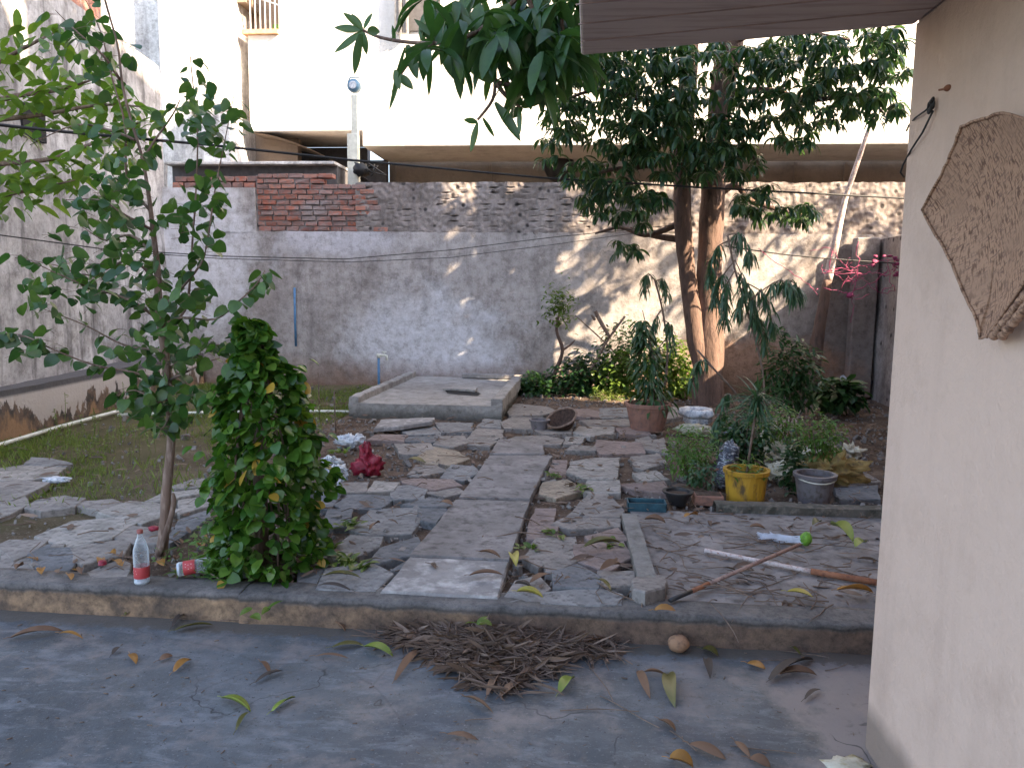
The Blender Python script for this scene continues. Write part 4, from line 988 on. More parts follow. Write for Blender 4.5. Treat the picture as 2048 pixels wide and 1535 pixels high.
for (cx, cy, rx, ry, n_) in [(330, 800, 95, 50, 95), (300, 690, 90, 50, 60), (120, 590, 90, 45, 42), (240, 540, 70, 60, 45), (250, 430, 90, 70, 50), (400, 420, 60, 80, 50), (430, 260, 60, 60, 44), (390, 190, 40, 70, 26),
        (180, 90, 90, 70, 40), (240, 300, 60, 80, 50), (360, 600, 60, 70, 40), (420, 700, 40, 30, 14), (60, 680, 60, 35, 18), (230, 390, 60, 60, 30), (150, 490, 60, 40, 18), (520, 570, 25, 25, 8), (300, 560, 40, 90, 30)]:
    for k in range(int(n_ * 1.0)):
        a = U(0, 6.28); rr = math.sqrt(random.random()); px = cx + rx * rr * math.cos(a); py = cy + ry * rr * math.sin(a)
        q = W(px, py, YT + U(-.35, .35)); d = rdir(-.5, .3)
        P.tube([q, q - d * .05 + Vector((0, 0, -.02))], .0012, 3, False)
        leaf(LV, q, (d.x, d.y, -U(.0, .8)), U(.045, .088), U(.042, .075), droop=U(.1, .5), fold=U(.0, .22), prof='heart', roll=U(-1.4, 1.4), seg=7)
P.build('branches', M['bark'], t_, smooth=True); LV.build('foliage', M['peepal'], t_, smooth=True)
# --- sunlit tree branches reaching in from the left behind it
t_ = empty('leafy_tree', W(-250, 700, 5.6)); tag(t_, 'bright yellow green leafy tree reaching in from the left edge', 'tree')
P = MB(); LV = MB()
trunkline([(-330, 1000), (-320, 600), (-300, 400), (-250, 300)], 5.6, [60, 50, 40, 30], P)
for br in [[(-250, 300), (-80, 250), (80, 230), (200, 210), (300, 215)], [(-250, 300), (-60, 160), (60, 90), (120, 60)], [(-250, 350), (-60, 330), (90, 320), (200, 280), (290, 240)], [(-300, 420), (-60, 400), (60, 380), (150, 360)], [(-200, 280), (0, 200), (120, 180), (210, 150)]]:
    n_ = len(br); pl = trunkline(br, 5.6, [16 - 14 * i / (n_ - 1) for i in range(n_)], P, n=6)
    for i in range(2, len(pl)):
        for k in range(8):
            q = pl[i-1].lerp(pl[i], random.random()) + Vector((U(-.15, .15), U(-.25, .25), U(-.12, .12))); d = rdir(-.4, .4)
            leaf(LV, q, (d.x, d.y, -U(0, .5)), U(.11, .2), U(.045, .08), droop=U(.1, .5), fold=.2, roll=U(-.9, .9))
P.build('branches', M['bark'], t_, smooth=True); LV.build('foliage', M['bright'], t_, smooth=True)

# --- vine column
random.seed(41)
vc = G(540, 1140); vc.x -= .04; landmark('vine column', vc)
t_ = empty('climbing_vine', vc); tag(t_, 'tall column of glossy green heart leaved vine beside the kerb', 'vine')
ZT = W(545, 640, vc.y).z
P = MB()
for k in range(9):
    a = 6.28 * k / 9; P.tube([vc + Vector((.16 * math.cos(a), .16 * math.sin(a), 0)), vc + Vector((.12 * math.cos(a + .5), .12 * math.sin(a + .5), ZT * .5)), vc + Vector((.02 * math.cos(a + 1), .02 * math.sin(a + 1), ZT * .92))], .006, 5)
P.tube([vc, vc + Vector((0, 0, ZT * .95))], .035, 8); P.build('stems', M['bark'], t_, smooth=True)
def vr(h):   # radius by relative height
    pts = [(0, .25), (.1, .265), (.25, .265), (.45, .245), (.62, .225), (.72, .205), (.80, .145), (.87, .08), (.95, .075), (1, .03)]
    for i in range(len(pts) - 1):
        if pts[i][0] <= h <= pts[i+1][0]:
            f = (h - pts[i][0]) / (pts[i+1][0] - pts[i][0]); return pts[i][1] * (1 - f) + pts[i+1][1] * f
    return .1
LV = MB(); YL = MB()
for k in range(3300):
    h = random.random() ** .95; a = U(0, 6.28)
    if noise.noise(Vector((math.cos(a) * 3, math.sin(a) * 3, h * 9 + 4))) < -.22: continue
    lump = 1 + .42 * noise.noise(Vector((math.cos(a) * 2.1, math.sin(a) * 2.1, h * 7)))
    r_ = vr(h) * lump * (1 - .4 * random.random() ** 2); d = Vector((math.cos(a), math.sin(a), 0))
    q = vc + d * r_ + Vector((.05 * math.sin(h * 4), 0, h * ZT))
    dd = (d * .6 + Vector((U(-1, 1), U(-1, 1), U(-1.2, .35)))).normalized()
    s_ = U(.035, .078)
    mb_ = YL if random.random() < .02 else LV
    leaf(mb_, q, dd, s_, s_ * .88, droop=U(0, .3), fold=U(-.05, .2), prof='heart', roll=U(-1.0, 1.0), seg=7)
for k in range(16):
    a = U(0, 6.28); h = U(.35, .95); q = vc + Vector((math.cos(a), math.sin(a), 0)) * vr(h) + Vector((0, 0, h * ZT)); e = q + Vector((math.cos(a) * .12, math.sin(a) * .1, U(-.02, .12)))
    for j in range(3): leaf(LV, q.lerp(e, j / 2), (math.cos(a), math.sin(a), -.3), .06, .05, prof='heart')
LV.build('foliage', M['vine'], t_, smooth=True); YL.build('yellow_leaves', M['yellow_leaf'], t_, smooth=True)
P = MB()
for k in range(420):
    q = vc + Vector((U(-.55, .25), U(-.22, .25), .02)); 
    if random.random() < .7: q = G(U(390, 520), U(1075, 1165), .03)
    leaf(P, q + Vector((0, 0, U(0, .12))), rdir(-.1, .8), U(.02, .05), U(.012, .025), prof='oval', seg=3)
    if random.random() < .3: leaf(P, q, rdir(.3, .9), U(.08, .16), .006, prof='blade', seg=3)
tag(P.build('weeds', M['feather']), 'low green weeds crowding the foot of the vine column', 'weeds', kind='stuff')
t_ = empty('spider_plant', G(362, 1148)); tag(t_, 'small striped green spider plant behind the kerb beside the lying bottle', 'plant')
P = MB(); c = G(362, 1146, .02)
for k in range(12): leaf(P, c, (math.cos(k * .55), math.sin(k * .55), U(.4, .9)), U(.07, .12), .013, droop=.5, prof='blade')
P.build('leaves', M['bush'], t_)

# --- mango tree
random.seed(51)
t_ = empty('mango_tree', (1.74, 10.5, 0)); tag(t_, 'mango tree with two brown trunks and dark drooping leaves', 'tree')
P = MB(); YM = 10.4
trunkline([(1418, 822), (1415, 780), (1418, 700), (1418, 600), (1420, 500), (1425, 400), (1432, 300), (1445, 180), (1462, 80), (1480, -60), (1500, -200)], YM, [66, 60, 56, 50, 48, 44, 42, 46, 48, 44, 36], P, 14)
P.build('trunk', M['mango_bark'], t_, smooth=True)
P = MB()
trunkline([(1404, 745), (1395, 700), (1382, 600), (1370, 500), (1364, 400), (1368, 280), (1375, 180), (1378, 80), (1385, -80)], YM - .1, [20, 36, 34, 33, 33, 34, 36, 36, 30], P, 12)
P.build('trunk', M['mango_bark'], t_, smooth=True)
P = MB()
for br in [[(1368, 440), (1340, 455), (1290, 470), (1240, 455), (1190, 467)], [(1425, 400), (1470, 370), (1500, 400), (1560, 420), (1610, 430)], [(1368, 300), (1300, 330, -.6), (1220, 340, -1), (1150, 360, -1.2)], [(1375, 180), (1300, 200, -.6), (1200, 180, -1), (1130, 200, -1.2)],
           [(1440, 200), (1520, 180, -.5), (1620, 200, -1), (1720, 190, -1.4), (1770, 230, -1.6)], [(1462, 80), (1560, 60, -.6), (1700, 80, -1.2)], [(1432, 300), (1500, 310, -.6), (1520, 330, -1)], [(1370, 480), (1300, 470, .1), (1260, 455, .1)]]:
    n_ = len(br); trunkline(br, YM, [16 - 12 * i / (n_ - 1) for i in range(n_)], P, 6)
P.build('branches', M['mango_bark'], t_, smooth=True)
LV = MB()
cl = [(1180, 160, 95, 60, 50), (1300, 170, 90, 60, 46), (1130, 210, 45, 60, 18), (1230, 270, 110, 70, 56), (1340, 260, 90, 60, 50), (1430, 240, 90, 70, 54), (1180, 360, 55, 50, 26), (1230, 400, 60, 40, 26), (1290, 360, 60, 50, 24),
      (1450, 320, 70, 40, 34), (1370, 330, 60, 30, 18), (1500, 150, 60, 60, 30), (1590, 140, 80, 50, 34), (1640, 210, 70, 50, 34), (1560, 230, 40, 50, 16), (1720, 150, 70, 60, 30), (1780, 110, 45, 50, 22), (1750, 210, 50, 30, 18), (1600, 270, 30, 25, 9),
      (1140, 120, 60, 40, 22), (1060, 90, 60, 50, 0), (1520, 400, 45, 40, 16), (1590, 420, 50, 30, 16), (1250, 490, 35, 22, 7), (1300, 420, 20, 40, 6), (1400, 130, 60, 30, 18), (1470, 270, 40, 40, 16), (1210, 110, 80, 40, 26), (1330, 110, 60, 40, 20), (1250, 220, 80, 60, 24), (1550, 110, 60, 30, 16), (1100, 280, 25, 50, 8), (1330, 85, 120, 18, 20), (1600, 80, 110, 18, 24), (1750, 75, 60, 25, 16), (1250, 300, 60, 60, 14)]
for cx, cy, rx, ry, n_ in cl:
    for k in range(int(n_ * (1.25 if cx > 1480 else 1.2))):
        a = U(0, 6.28); rr = math.sqrt(random.random()); q = W(cx + rx * rr * math.cos(a), cy + ry * rr * math.sin(a), 9.3 + U(-.9, .8))
        whorl(LV, q, .18, .042, 10, -.45, .45, .75)
# canopy above the frame (shades the garden)
def canopy(n_, keep):
    c_ = 0
    while c_ < n_:
        x = U(-3.0, 8.0); y = U(3.8, 11.4); z = U(4.6, 10.5); 
        c = z - .79 * x
        if z < 1.45 + y * .46 + .25: continue
        if c < 1.9: continue
        zw = z - 1.58 * (11.6 - y)
        if zw > 2.9 or zw < -.6: continue
        e = ((x - 2.2) / 5.6) ** 2 + ((y - 7.6) / 4.4) ** 2 + ((z - 7.4) / 5.0) ** 2
        if e > 1: continue
        if noise.noise(Vector((x * .8, y * .8, z * .8))) < keep: continue
        whorl(LV, (x, y, z), .24, .075, 9, -.5, .4, .7); c_ += 1
canopy(1150, -.04)
c_ = 0
while c_ < 120:  # sparse unseen leaves added to dapple the sunlit rear wall
    x = U(2.0, 9.0); y = U(8.2, 10.9); z = U(4.9, 8.6); c = z - .79 * x; zw = z - 1.58 * (11.6 - y)
    if z < 1.45 + y * .46 + .25 and x < .62 * y: continue
    if not (-1.3 < c < 2.0) or zw > 3.0 or zw < .1: continue
    if noise.noise(Vector((x * .9, y * .9, z * .9))) < -.05: continue
    if .2 < c < 1.5 and random.random() < .45: continue
    whorl(LV, (x, y, z), .22, .05, 7, -.5, .4, .7); c_ += 1
LV.build('foliage', M['mango'], t_, smooth=True)

# --- near hanging mango branch
random.seed(61)
t_ = empty('mango_tree', W(1250, -500, 3.5)); tag(t_, 'close mango branch with long hanging leaves at the top centre', 'tree')
P = MB(); LV = MB(); YB = 3.9
BRN = [[(1130, -120), (1050, -20), (960, 60), (890, 85), (820, 85), (760, 75), (725, 60)], [(960, 60), (985, 120), (990, 160), (985, 200), (955, 240)], [(990, 165), (1030, 170), (1060, 165), (1110, 120)], [(870, 85), (830, 110), (800, 150), (785, 185)], [(1050, -20), (1080, 60), (1100, 100)], [(1130, -120), (950, -60), (850, -30)], [(1130, -120), (1120, 0), (1130, 90)],
       [(990, 160), (1010, 190), (1040, 215)]]
for br in BRN:
    n_ = len(br); trunkline(br, YB, [11 - 6 * i / (n_ - 1) for i in range(n_)], P, 6)
P.build('branches', M['bark'], t_, smooth=True)
def px_leaf(px, py, qx, qy, wpx, Y=None, dy=0, m=None):
    Y = Y or YB + U(-.15, .15); a = W(px, py, Y); b = W(qx, qy, Y + dy); d = b - a
    leaf(m or LV, a, d, d.length, wpx * Y / FPX, droop=U(.0, .15), fold=U(.1, .3), seg=8, roll=math.pi / 2 * U(.7, 1.3))
for q in [(725, 62, 665, 102, 16), (722, 60, 715, 110, 14), (720, 68, 708, 150, 17), (725, 60, 690, 20, 14), (728, 58, 745, 25, 12), (725, 62, 735, 110, 14), (720, 60, 668, 50, 16), (735, 62, 760, 60, 18), (725, 58, 705, 25, 12),
          (885, 90, 892, 120, 14), (810, 95, 775, 215, 9), (860, 100, 857, 195, 13), (855, 90, 825, 130, 12), (880, 90, 915, 160, 22), (885, 85, 925, 75, 16), (878, 80, 840, 60, 16), (870, 75, 830, 35, 14), (865, 85, 800, 100, 10), (790, 85, 785, 50, 8),
          (815, 90, 835, 160, 22), (800, 150, 775, 220, 10), (795, 150, 830, 175, 18), (790, 140, 800, 180, 16), (985, 165, 940, 130, 18), (985, 165, 985, 120, 16), (990, 205, 1050, 278, 20), (955, 245, 928, 235, 12), (955, 245, 940, 305, 13), (965, 235, 990, 275, 9),
          (1045, 215, 1015, 235, 18), (1040, 215, 1040, 270, 14), (1045, 215, 1075, 190, 22), (1050, 210, 1090, 190, 20), (1045, 210, 1020, 185, 20), (1060, 165, 1110, 140, 18), (970, 90, 1030, 60, 30), (960, 80, 1040, 130, 10), (960, 70, 1010, 100, 20),
          (950, 60, 900, 20, 22), (930, 70, 960, 130, 18), (950, 60, 960, 5, 30), (900, 60, 860, 0, 26), (890, 50, 870, 90, 24), (840, 50, 850, 90, 12), (1000, 20, 950, 60, 26), (1020, 10, 980, 60, 30)]: px_leaf(*q)
for cx, cy, rx, ry, n_ in [(1060, 60, 80, 70, 15), (1110, 40, 60, 80, 15), (980, 10, 90, 40, 11), (900, 20, 60, 25, 4), (1090, 130, 55, 40, 8), (1140, 60, 40, 60, 8), (890, 90, 40, 25, 4), (960, 60, 50, 35, 6)]:
    for k in range(n_):
        q = W(cx + U(-rx, rx), cy + U(-ry, ry), YB + U(-.3, .3)); whorl(LV, q, .24, .062, 5, -.8, .1, .5)
LV.build('foliage', M['mango_near'], t_, smooth=True)

# --- leaning pole
t_ = empty('leaning_pole', G(1628, 790)); tag(t_, 'leaning brown and white weathered pole near the right of the rear wall', 'pole')
P = MB(); trunkline([(1622, 795), (1632, 700), (1645, 620), (1655, 560)], 10.9, [27, 25, 21, 17], P); P.build('lower_pole', M['mango_bark'], t_, smooth=True)
P = MB(); trunkline([(1655, 562), (1672, 480), (1690, 400), (1720, 310), (1742, 245)], 10.9, [17, 15, 10, 9, 7], P); P.build('upper_pole', M['chalk'], t_, smooth=True)

# ------------------------------------------------------------ wires and ribbons
def wire(pts, r_, label, mat='wire', cat='cable'):
    P = MB(); P.tube([W(a, b, c) for a, b, c in pts], r_, 6); tag(P.build('overhead_cable', M[mat], smooth=True), label, cat, 'wires strung across the garden')
wire([(-80, 243, 4.6), (0, 250, 4.8), (110, 262, 5), (420, 290, 6), (700, 320, 7), (1090, 356, 8.5), (1400, 375, 9), (1650, 388, 9.3), (1830, 398, 9.5)], .011, 'thickest black cable crossing the whole view above the rear wall')
wire([(-60, 462, 5.2), (0, 470, 5.3), (200, 497, 6), (440, 512, 7), (690, 518, 8), (900, 500, 9), (1100, 475, 9.8), (1330, 452, 10.2), (1385, 448, 10.3)], .005, 'thin sagging black wire tied to the mango trunk')
wire([(200, 500, 6), (440, 517, 7), (700, 524, 8), (900, 515, 9), (1100, 490, 9.8), (1300, 462, 10.2), (1360, 455, 10.3)], .004, 'lower of the two thin sagging wires tied to the mango trunk')
wire([(1450, 492, 10), (1560, 508, 10), (1640, 516, 10), (1800, 527, 10)], .008, 'short dark line running from mango trunk to the right wall')
P = MB(); random.seed(4)
def rib(pts, w=.007):
    q = [W(a, b, 10 + U(-.05, .05)) for a, b in pts]; out = []
    for i in range(len(q) - 1):
        for k in range(4): out.append(q[i].lerp(q[i+1], k / 4) + Vector((U(-.02, .02), U(-.02, .02), U(-.02, .02))))
    P.tube(out, [U(.0025, w) for _ in out], 5)
for r_ in [[(1520, 500), (1580, 545), (1620, 570), (1632, 590)], [(1620, 500), (1660, 495), (1680, 520), (1700, 540), (1640, 530)], [(1715, 480), (1716, 520), (1712, 570), (1700, 590), (1690, 580)],
           [(1650, 575), (1690, 585), (1720, 580), (1750, 560), (1790, 525)], [(1700, 535), (1740, 530), (1790, 510)], [(1760, 520), (1795, 535), (1780, 545)], [(1750, 560), (1755, 590)], [(1705, 590), (1705, 620), (1700, 650)], [(1632, 575), (1632, 595)], [(1735, 545), (1780, 550), (1790, 515), (1770, 525)], [(1645, 545), (1700, 548), (1760, 545)]]: rib(r_)
for k in range(12): P.blob(W(U(1740, 1795), U(510, 570), 10), (U(.015, .035), .012, U(.01, .02)), .9, 4, 12, 8, seed=k)
for k in range(16):
    q = [(U(1640, 1790), U(500, 590)) for _ in range(2)]; rib([q[0], ((q[0][0] + q[1][0]) / 2 + U(-15, 15), (q[0][1] + q[1][1]) / 2 + U(0, 22)), (q[0][0] * .5 + q[1][0] * .5 + 25, q[1][1])], .005)
P.blob(W(1700, 590, 10), (.035, .02, .03), .9, 4, 14, 9)
tag(P.build('ribbon_tangle', M['pink_rib'], smooth=True), 'tangle of bright pink ribbons hanging on a line by the right wall', 'ribbons')

# ------------------------------------------------------------ plants at the back
def bush(name, label, cx, cy, rx, ry, Y, n_, mat, L=.07, w=.03, dY=.3, prof='lance', stems=5, cat='bush', base=None, seg=4, group=None):
    c = W(cx, cy, Y); g = Vector((c.x, c.y, base if base is not None else 0))
    t_ = empty(name, g); tag(t_, label, cat, group)
    P = MB(); LV = MB(); rw = rx * Y / FPX; rh = ry * Y / FPX
    for k in range(stems):
        e = c + Vector((U(-rw, rw) * .7, U(-dY, dY) * .7, U(-.2, .8) * rh)); P.tube([g + Vector((U(-.03, .03), 0, 0)), g.lerp(e, .5) + Vector((U(-.04, .04), 0, .03)), e], [.007, .005, .002], 5)
    for k in range(n_):
        d = rdir(-1, 1); rr = random.random() ** .45
        lump = 1 + .35 * noise.noise(d * 2.2 + Vector((cx, 0, 0)))
        q = c + Vector((d.x * rw, d.y * dY, d.z * rh)) * rr * lump
        if q.z < (base or 0) + .01: q.z = (base or 0) + U(.01, .06)
        dd = (d * .7 + rdir(-.6, .5)).normalized(); leaf(LV, q, dd, L * U(.6, 1.2), w * U(.7, 1.2), droop=U(.1, .6), prof=prof, seg=seg)
    P.build('stems', M['twig'], t_, smooth=True); LV.build('foliage', M[mat], t_, smooth=True); return t_
random.seed(71)
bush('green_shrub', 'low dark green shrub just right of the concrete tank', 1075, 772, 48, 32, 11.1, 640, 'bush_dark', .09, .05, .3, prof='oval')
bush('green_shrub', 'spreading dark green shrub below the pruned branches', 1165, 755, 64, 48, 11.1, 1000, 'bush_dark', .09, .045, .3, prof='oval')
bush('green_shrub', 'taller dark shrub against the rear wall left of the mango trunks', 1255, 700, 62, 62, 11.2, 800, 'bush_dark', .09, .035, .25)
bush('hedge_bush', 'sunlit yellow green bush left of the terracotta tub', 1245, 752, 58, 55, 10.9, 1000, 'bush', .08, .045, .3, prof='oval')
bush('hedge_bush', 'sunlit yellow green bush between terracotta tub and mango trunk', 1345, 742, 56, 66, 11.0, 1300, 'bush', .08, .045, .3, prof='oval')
bush('hedge_bush', 'dry grassy tuft at the foot of the sunlit bushes', 1215, 792, 40, 14, 10.6, 260, 'grass', .1, .012, .2, prof='blade')
t_ = empty('small_tree', W(1105, 768, 11.2)); tag(t_, 'small crooked sapling with a round leafy tuft in front of the rear wall', 'tree')
P = MB(); trunkline([(1098, 775), (1112, 740), (1125, 700), (1113, 660), (1120, 620)], 11.2, [9, 8, 7, 6, 4], P); trunkline([(1125, 700), (1140, 690), (1150, 680)], 11.2, [5, 4, 2], P); P.build('trunk', M['mango_bark'], t_, smooth=True)
LV = MB()
for k in range(330):
    q = W(1120 + random.gauss(0, 14), 612 + random.gauss(0, 20), 11.2 + U(-.12, .12)); leaf(LV, q, rdir(-.6, .8), U(.06, .1), U(.02, .04), droop=.3)
LV.build('crown', M['bush'], t_, smooth=True)
t_ = empty('pruned_branch', W(1190, 740, 11.0)); tag(t_, 'bare pruned branches forking against the rear wall', 'branch')
P = MB(); trunkline([(1168, 765), (1195, 715), (1215, 680), (1250, 632)], 11, [6, 6, 5, 4], P); trunkline([(1218, 672), (1205, 650), (1190, 622)], 11, [6, 8, 8], P); trunkline([(1190, 640), (1183, 630)], 11, [6, 4], P)
trunkline([(1250, 740), (1225, 700), (1150, 630)], 11.1, [4, 3, 2], P); P.build('branches', M['bark'], t_, smooth=True)

# pots
def pot(name, label, px, pyb, rbot, rtop, h, mat, soil=True, Yoff=0, wob=.0, thick=.012, tilt=None, cat='pot', group=None, base=0.0, z=None):
    c = G(px, pyb, base); c.y += rbot
    t_ = empty(name, c); tag(t_, label, cat, group)
    mm = Matrix.Translation(c)
    if tilt: mm = mm @ Euler(tilt).to_matrix().to_4x4()
    P = MB(); P.lathe([(.001, 0), (rbot, 0), (rtop * .985 + rbot * .015, h * .86), (rtop + .012, h * .87), (rtop + .014, h), (rtop - thick, h), (rtop - thick - .004, h * .8), (rbot * .9, h * .3)], 28, mm, wob=wob)
    P.build('body', M[mat], t_, smooth=False, bevel=.002)
    if soil:
        P = MB(); P.lathe([(.001, h * .82), (rtop * .5, h * .81), (rtop - thick - .001, h * .79)], 20, mm, wob=.05); P.build('soil', M['soil'], t_, smooth=True)
    return t_, c, mm
random.seed(81)
GR = 'pots and grow bags with plants on the right'
t_, c, _ = pot('plant_pot', 'large round terracotta tub holding a dark conical shrub', 1297, 866, .17, .23, .30, 'terra', group=GR)
t_ = empty('potted_shrub', c + Vector((0, 0, .26))); tag(t_, 'dark conical shrub with drooping leaves growing in the terracotta tub', 'shrub')
P = MB(); LV = MB(); b0 = c + Vector((0.05, 0, .25)); P.tube([b0, b0 + Vector((.0, 0, .5)), W(1285, 620, c.y)], [.018, .012, .004], 7)
for k in range(360):
    h = random.random(); q = b0.lerp(W(1283, 640, c.y), h); rr = .22 * (1 - h * .75) * math.sqrt(random.random()); a = U(0, 6.28)
    q = q + Vector((rr * math.cos(a), rr * math.sin(a), 0)); leaf(LV, q, (math.cos(a), math.sin(a), -.3), U(.09, .15), U(.025, .04), droop=.6)
P.build('stem', M['twig'], t_, smooth=True); LV.build('foliage', M['bush_dark'], t_, smooth=True)
# weeping plants
def weeping(label, stem, tips, Y, nleaf, L, mat='blue_green', w=.014):
    g = W(stem[0][0], stem[0][1], Y); t_ = empty('weeping_plant', g); tag(t_, label, 'plant', GR)
    P = MB(); LV = MB(); trunkline(stem, Y, [6] + [4] * (len(stem) - 1), P, 6)
    for tp in tips:
        pl = trunkline(tp, Y + U(-.15, .15), [3] + [2] * (len(tp) - 1), P, 4)
        for k in range(int(nleaf * 2.3)):
            i = random.randrange(len(pl) // 3, len(pl)); q = pl[i] + Vector((U(-.02, .02),) * 3); a = U(0, 6.28)
            leaf(LV, q, (.7 * math.cos(a), .7 * math.sin(a), -U(.1, 1)), L * U(.7, 1.35), w * 1.25, droop=.9)
    P.build('stem', M['twig'], t_, smooth=True); LV.build('foliage', M[mat], t_, smooth=True)
weeping('thin weeping plant with drooping narrow leaves left of the mango trunks', [(1330, 770), (1335, 700), (1325, 620), (1310, 560)], [[(1310, 560), (1295, 548), (1288, 575)], [(1312, 562), (1325, 560), (1335, 590)], [(1322, 620), (1310, 640), (1305, 670)], [(1325, 640), (1340, 650), (1345, 690)], [(1330, 680), (1315, 700), (1310, 730)]], 9.6, 28, .15)
weeping('tall weeping plant with long narrow leaves in front of the mango trunks', [(1530, 830), (1525, 740), (1500, 640), (1470, 540), (1455, 470)],
        [[(1460, 480), (1430, 500), (1420, 560)], [(1455, 470), (1480, 470), (1500, 510)], [(1470, 540), (1450, 580), (1450, 640)], [(1475, 545), (1500, 580), (1510, 640)], [(1480, 560), (1530, 590), (1545, 650)], [(1490, 600), (1520, 640), (1530, 690)], [(1470, 520), (1440, 560), (1430, 600)], [(1470, 520), (1485, 560), (1480, 620)], [(1500, 600), (1560, 560), (1590, 590)], [(1540, 600), (1575, 560), (1600, 580)]], 7.5, 34, .16)
weeping('airy weeping stem arching low in front of the mango trunk base', [(1500, 880), (1480, 800), (1430, 740), (1395, 700)], [[(1430, 740), (1400, 720), (1385, 760)], [(1480, 800), (1450, 790), (1440, 850)], [(1485, 820), (1470, 850), (1460, 890)], [(1490, 830), (1440, 830), (1430, 870)]], 6.6, 26, .12, w=.012)
# yellow pot with dracaena
t_, c, _ = pot('plant_pot', 'square-shouldered yellow plastic pot with a tall rosette plant', 1498, 1012, .128, .148, .235, 'yellow_pot', group=GR, wob=.04); landmark('yellow pot', c)
t_ = empty('dracaena', c + Vector((0, 0, .18))); tag(t_, 'spiky rosette plant on a thin stem rising from the yellow pot', 'plant')
P = MB(); LV = MB(); hd = W(1515, 800, c.y); P.tube([c + Vector((0, 0, .17)), c.lerp(hd, .5) + Vector((0, 0, .1)), hd], .009, 7); P.build('stem', M['twig'], t_, smooth=True)
for k in range(110):
    d = rdir(-.35, .9); leaf(LV, hd + Vector((0, 0, U(-.12, .08))), d, U(.16, .30), U(.014, .024), droop=.38, prof='blade', seg=6)
LV.build('leaves', M['blue_green'], t_, smooth=True)
P = MB()
for k in range(60): leaf(P, c + Vector((U(-.12, .12), U(-.12, .12), U(.18, .34))), rdir(-.2, .7), U(.05, .1), .018, prof='oval', seg=3)
tag(P.build('weeds', M['feather']), 'small leafy weeds filling the top of the yellow pot', 'weeds', kind='stuff')
# grey bucket
t_, c, mm = pot('bucket', 'grey plastic bucket with a white handle at the right of the pots', 1636, 1012, .105, .135, .21, 'grey_pot', group=GR)
P = MB(); P.tube([mm @ Vector((.14 * math.cos(w), -.0 + .14 * math.sin(w), .195 - .03 * abs(math.sin(w)))) for w in [math.pi + i * math.pi / 12 for i in range(13)]], .005, 6); P.build('handle', M['pvc'], t_, smooth=True)
bush('feathery_plant', 'feathery green plant behind the grey bucket', 1640, 875, 48, 52, 6.1, 760, 'feather', .05, .016, .15, cat='plant', group=GR, seg=3)
bush('dark_plant', 'dark leafy upright plant between yellow pot and grey bucket', 1588, 930, 22, 62, 5.75, 320, 'bush_dark', .06, .028, .1, cat='plant', group=GR, seg=4)
bush('feathery_plant', 'bushy feathery green plant left of the yellow pot', 1385, 905, 58, 55, 5.9, 900, 'feather', .055, .015, .2, cat='plant', group=GR, seg=3)
bush('feathery_plant', 'low bluish green sprig in front of the feathery plant', 1405, 950, 30, 28, 5.6, 200, 'blue_green', .05, .02, .1, cat='plant', group=GR, seg=3, prof='oval')
bush('dark_plant', 'dark shrub with broad leaves beside the leaning pole', 1580, 745, 60, 75, 8.2, 800, 'bush_dark', .13, .03, .25, cat='plant', group=GR)
bush('dark_plant', 'broad leaved plant at the foot of the white bag by the right wall', 1675, 788, 48, 30, 9.6, 260, 'bush_dark', .16, .08, .25, cat='plant', prof='oval', group=GR)
bush('leafy_plant', 'mixed green weeds behind the zebra striped bag', 1490, 875, 60, 55, 6.4, 700, 'bush_dark', .06, .03, .2, cat='plant', prof='oval', group=GR)
bush('leafy_plant', 'short green tuft beneath the rosette plant', 1550, 850, 55, 45, 6.9, 460, 'feather', .07, .02, .2, cat='plant', group=GR)
t_, c, _ = pot('bowl', 'shallow black plastic bowl left of the terracotta tray', 1357, 1013, .055, .095, .10, 'black', soil=True, group=GR)
t_, c, _ = pot('plant_pot', 'brown terracotta pot hidden under the feathery plant', 1425, 975, .08, .115, .16, 'terra', group=GR)
c = G(1296, 1026)
t_ = empty('tray', c); tag(t_, 'dirty blue plastic tray beside the black bowl', 'tray', GR)
P = MB(); pts_ = [(-.13, -.05), (.12, -.05), (.12, .08), (-.13, .08)]
for (xa, ya), (xb, yb) in zip(pts_, pts_[1:] + pts_[:1]):
    lo = (min(xa, xb) - .004, min(ya, yb) - .004, 0.0); hi = (max(xa, xb) + .004, max(ya, yb) + .004, .065 if ya == yb else .0645); P.box(lo, hi, Matrix.Translation(c + Vector((0, .06, 0))))
P.build('rim', M['blue'], t_, bevel=.002); P = MB(); P.box((-.125, -.045, .002), (.115, .075, .035), Matrix.Translation(c + Vector((0, .06, 0)))); P.build('soil', M['soil'], t_)
c = G(1418, 1012)
t_ = empty('tray', c); tag(t_, 'square brown terracotta tray of soil left of the yellow pot', 'tray', GR)
P = MB(); P.box((-.1, 0, 0), (.1, .14, .07), Matrix.Translation(c)); P.build('body', M['terra'], t_, bevel=.006); P = MB(); P.box((-.085, .015, .0701), (.085, .125, .074), Matrix.Translation(c)); P.build('soil', M['soil'], t_)
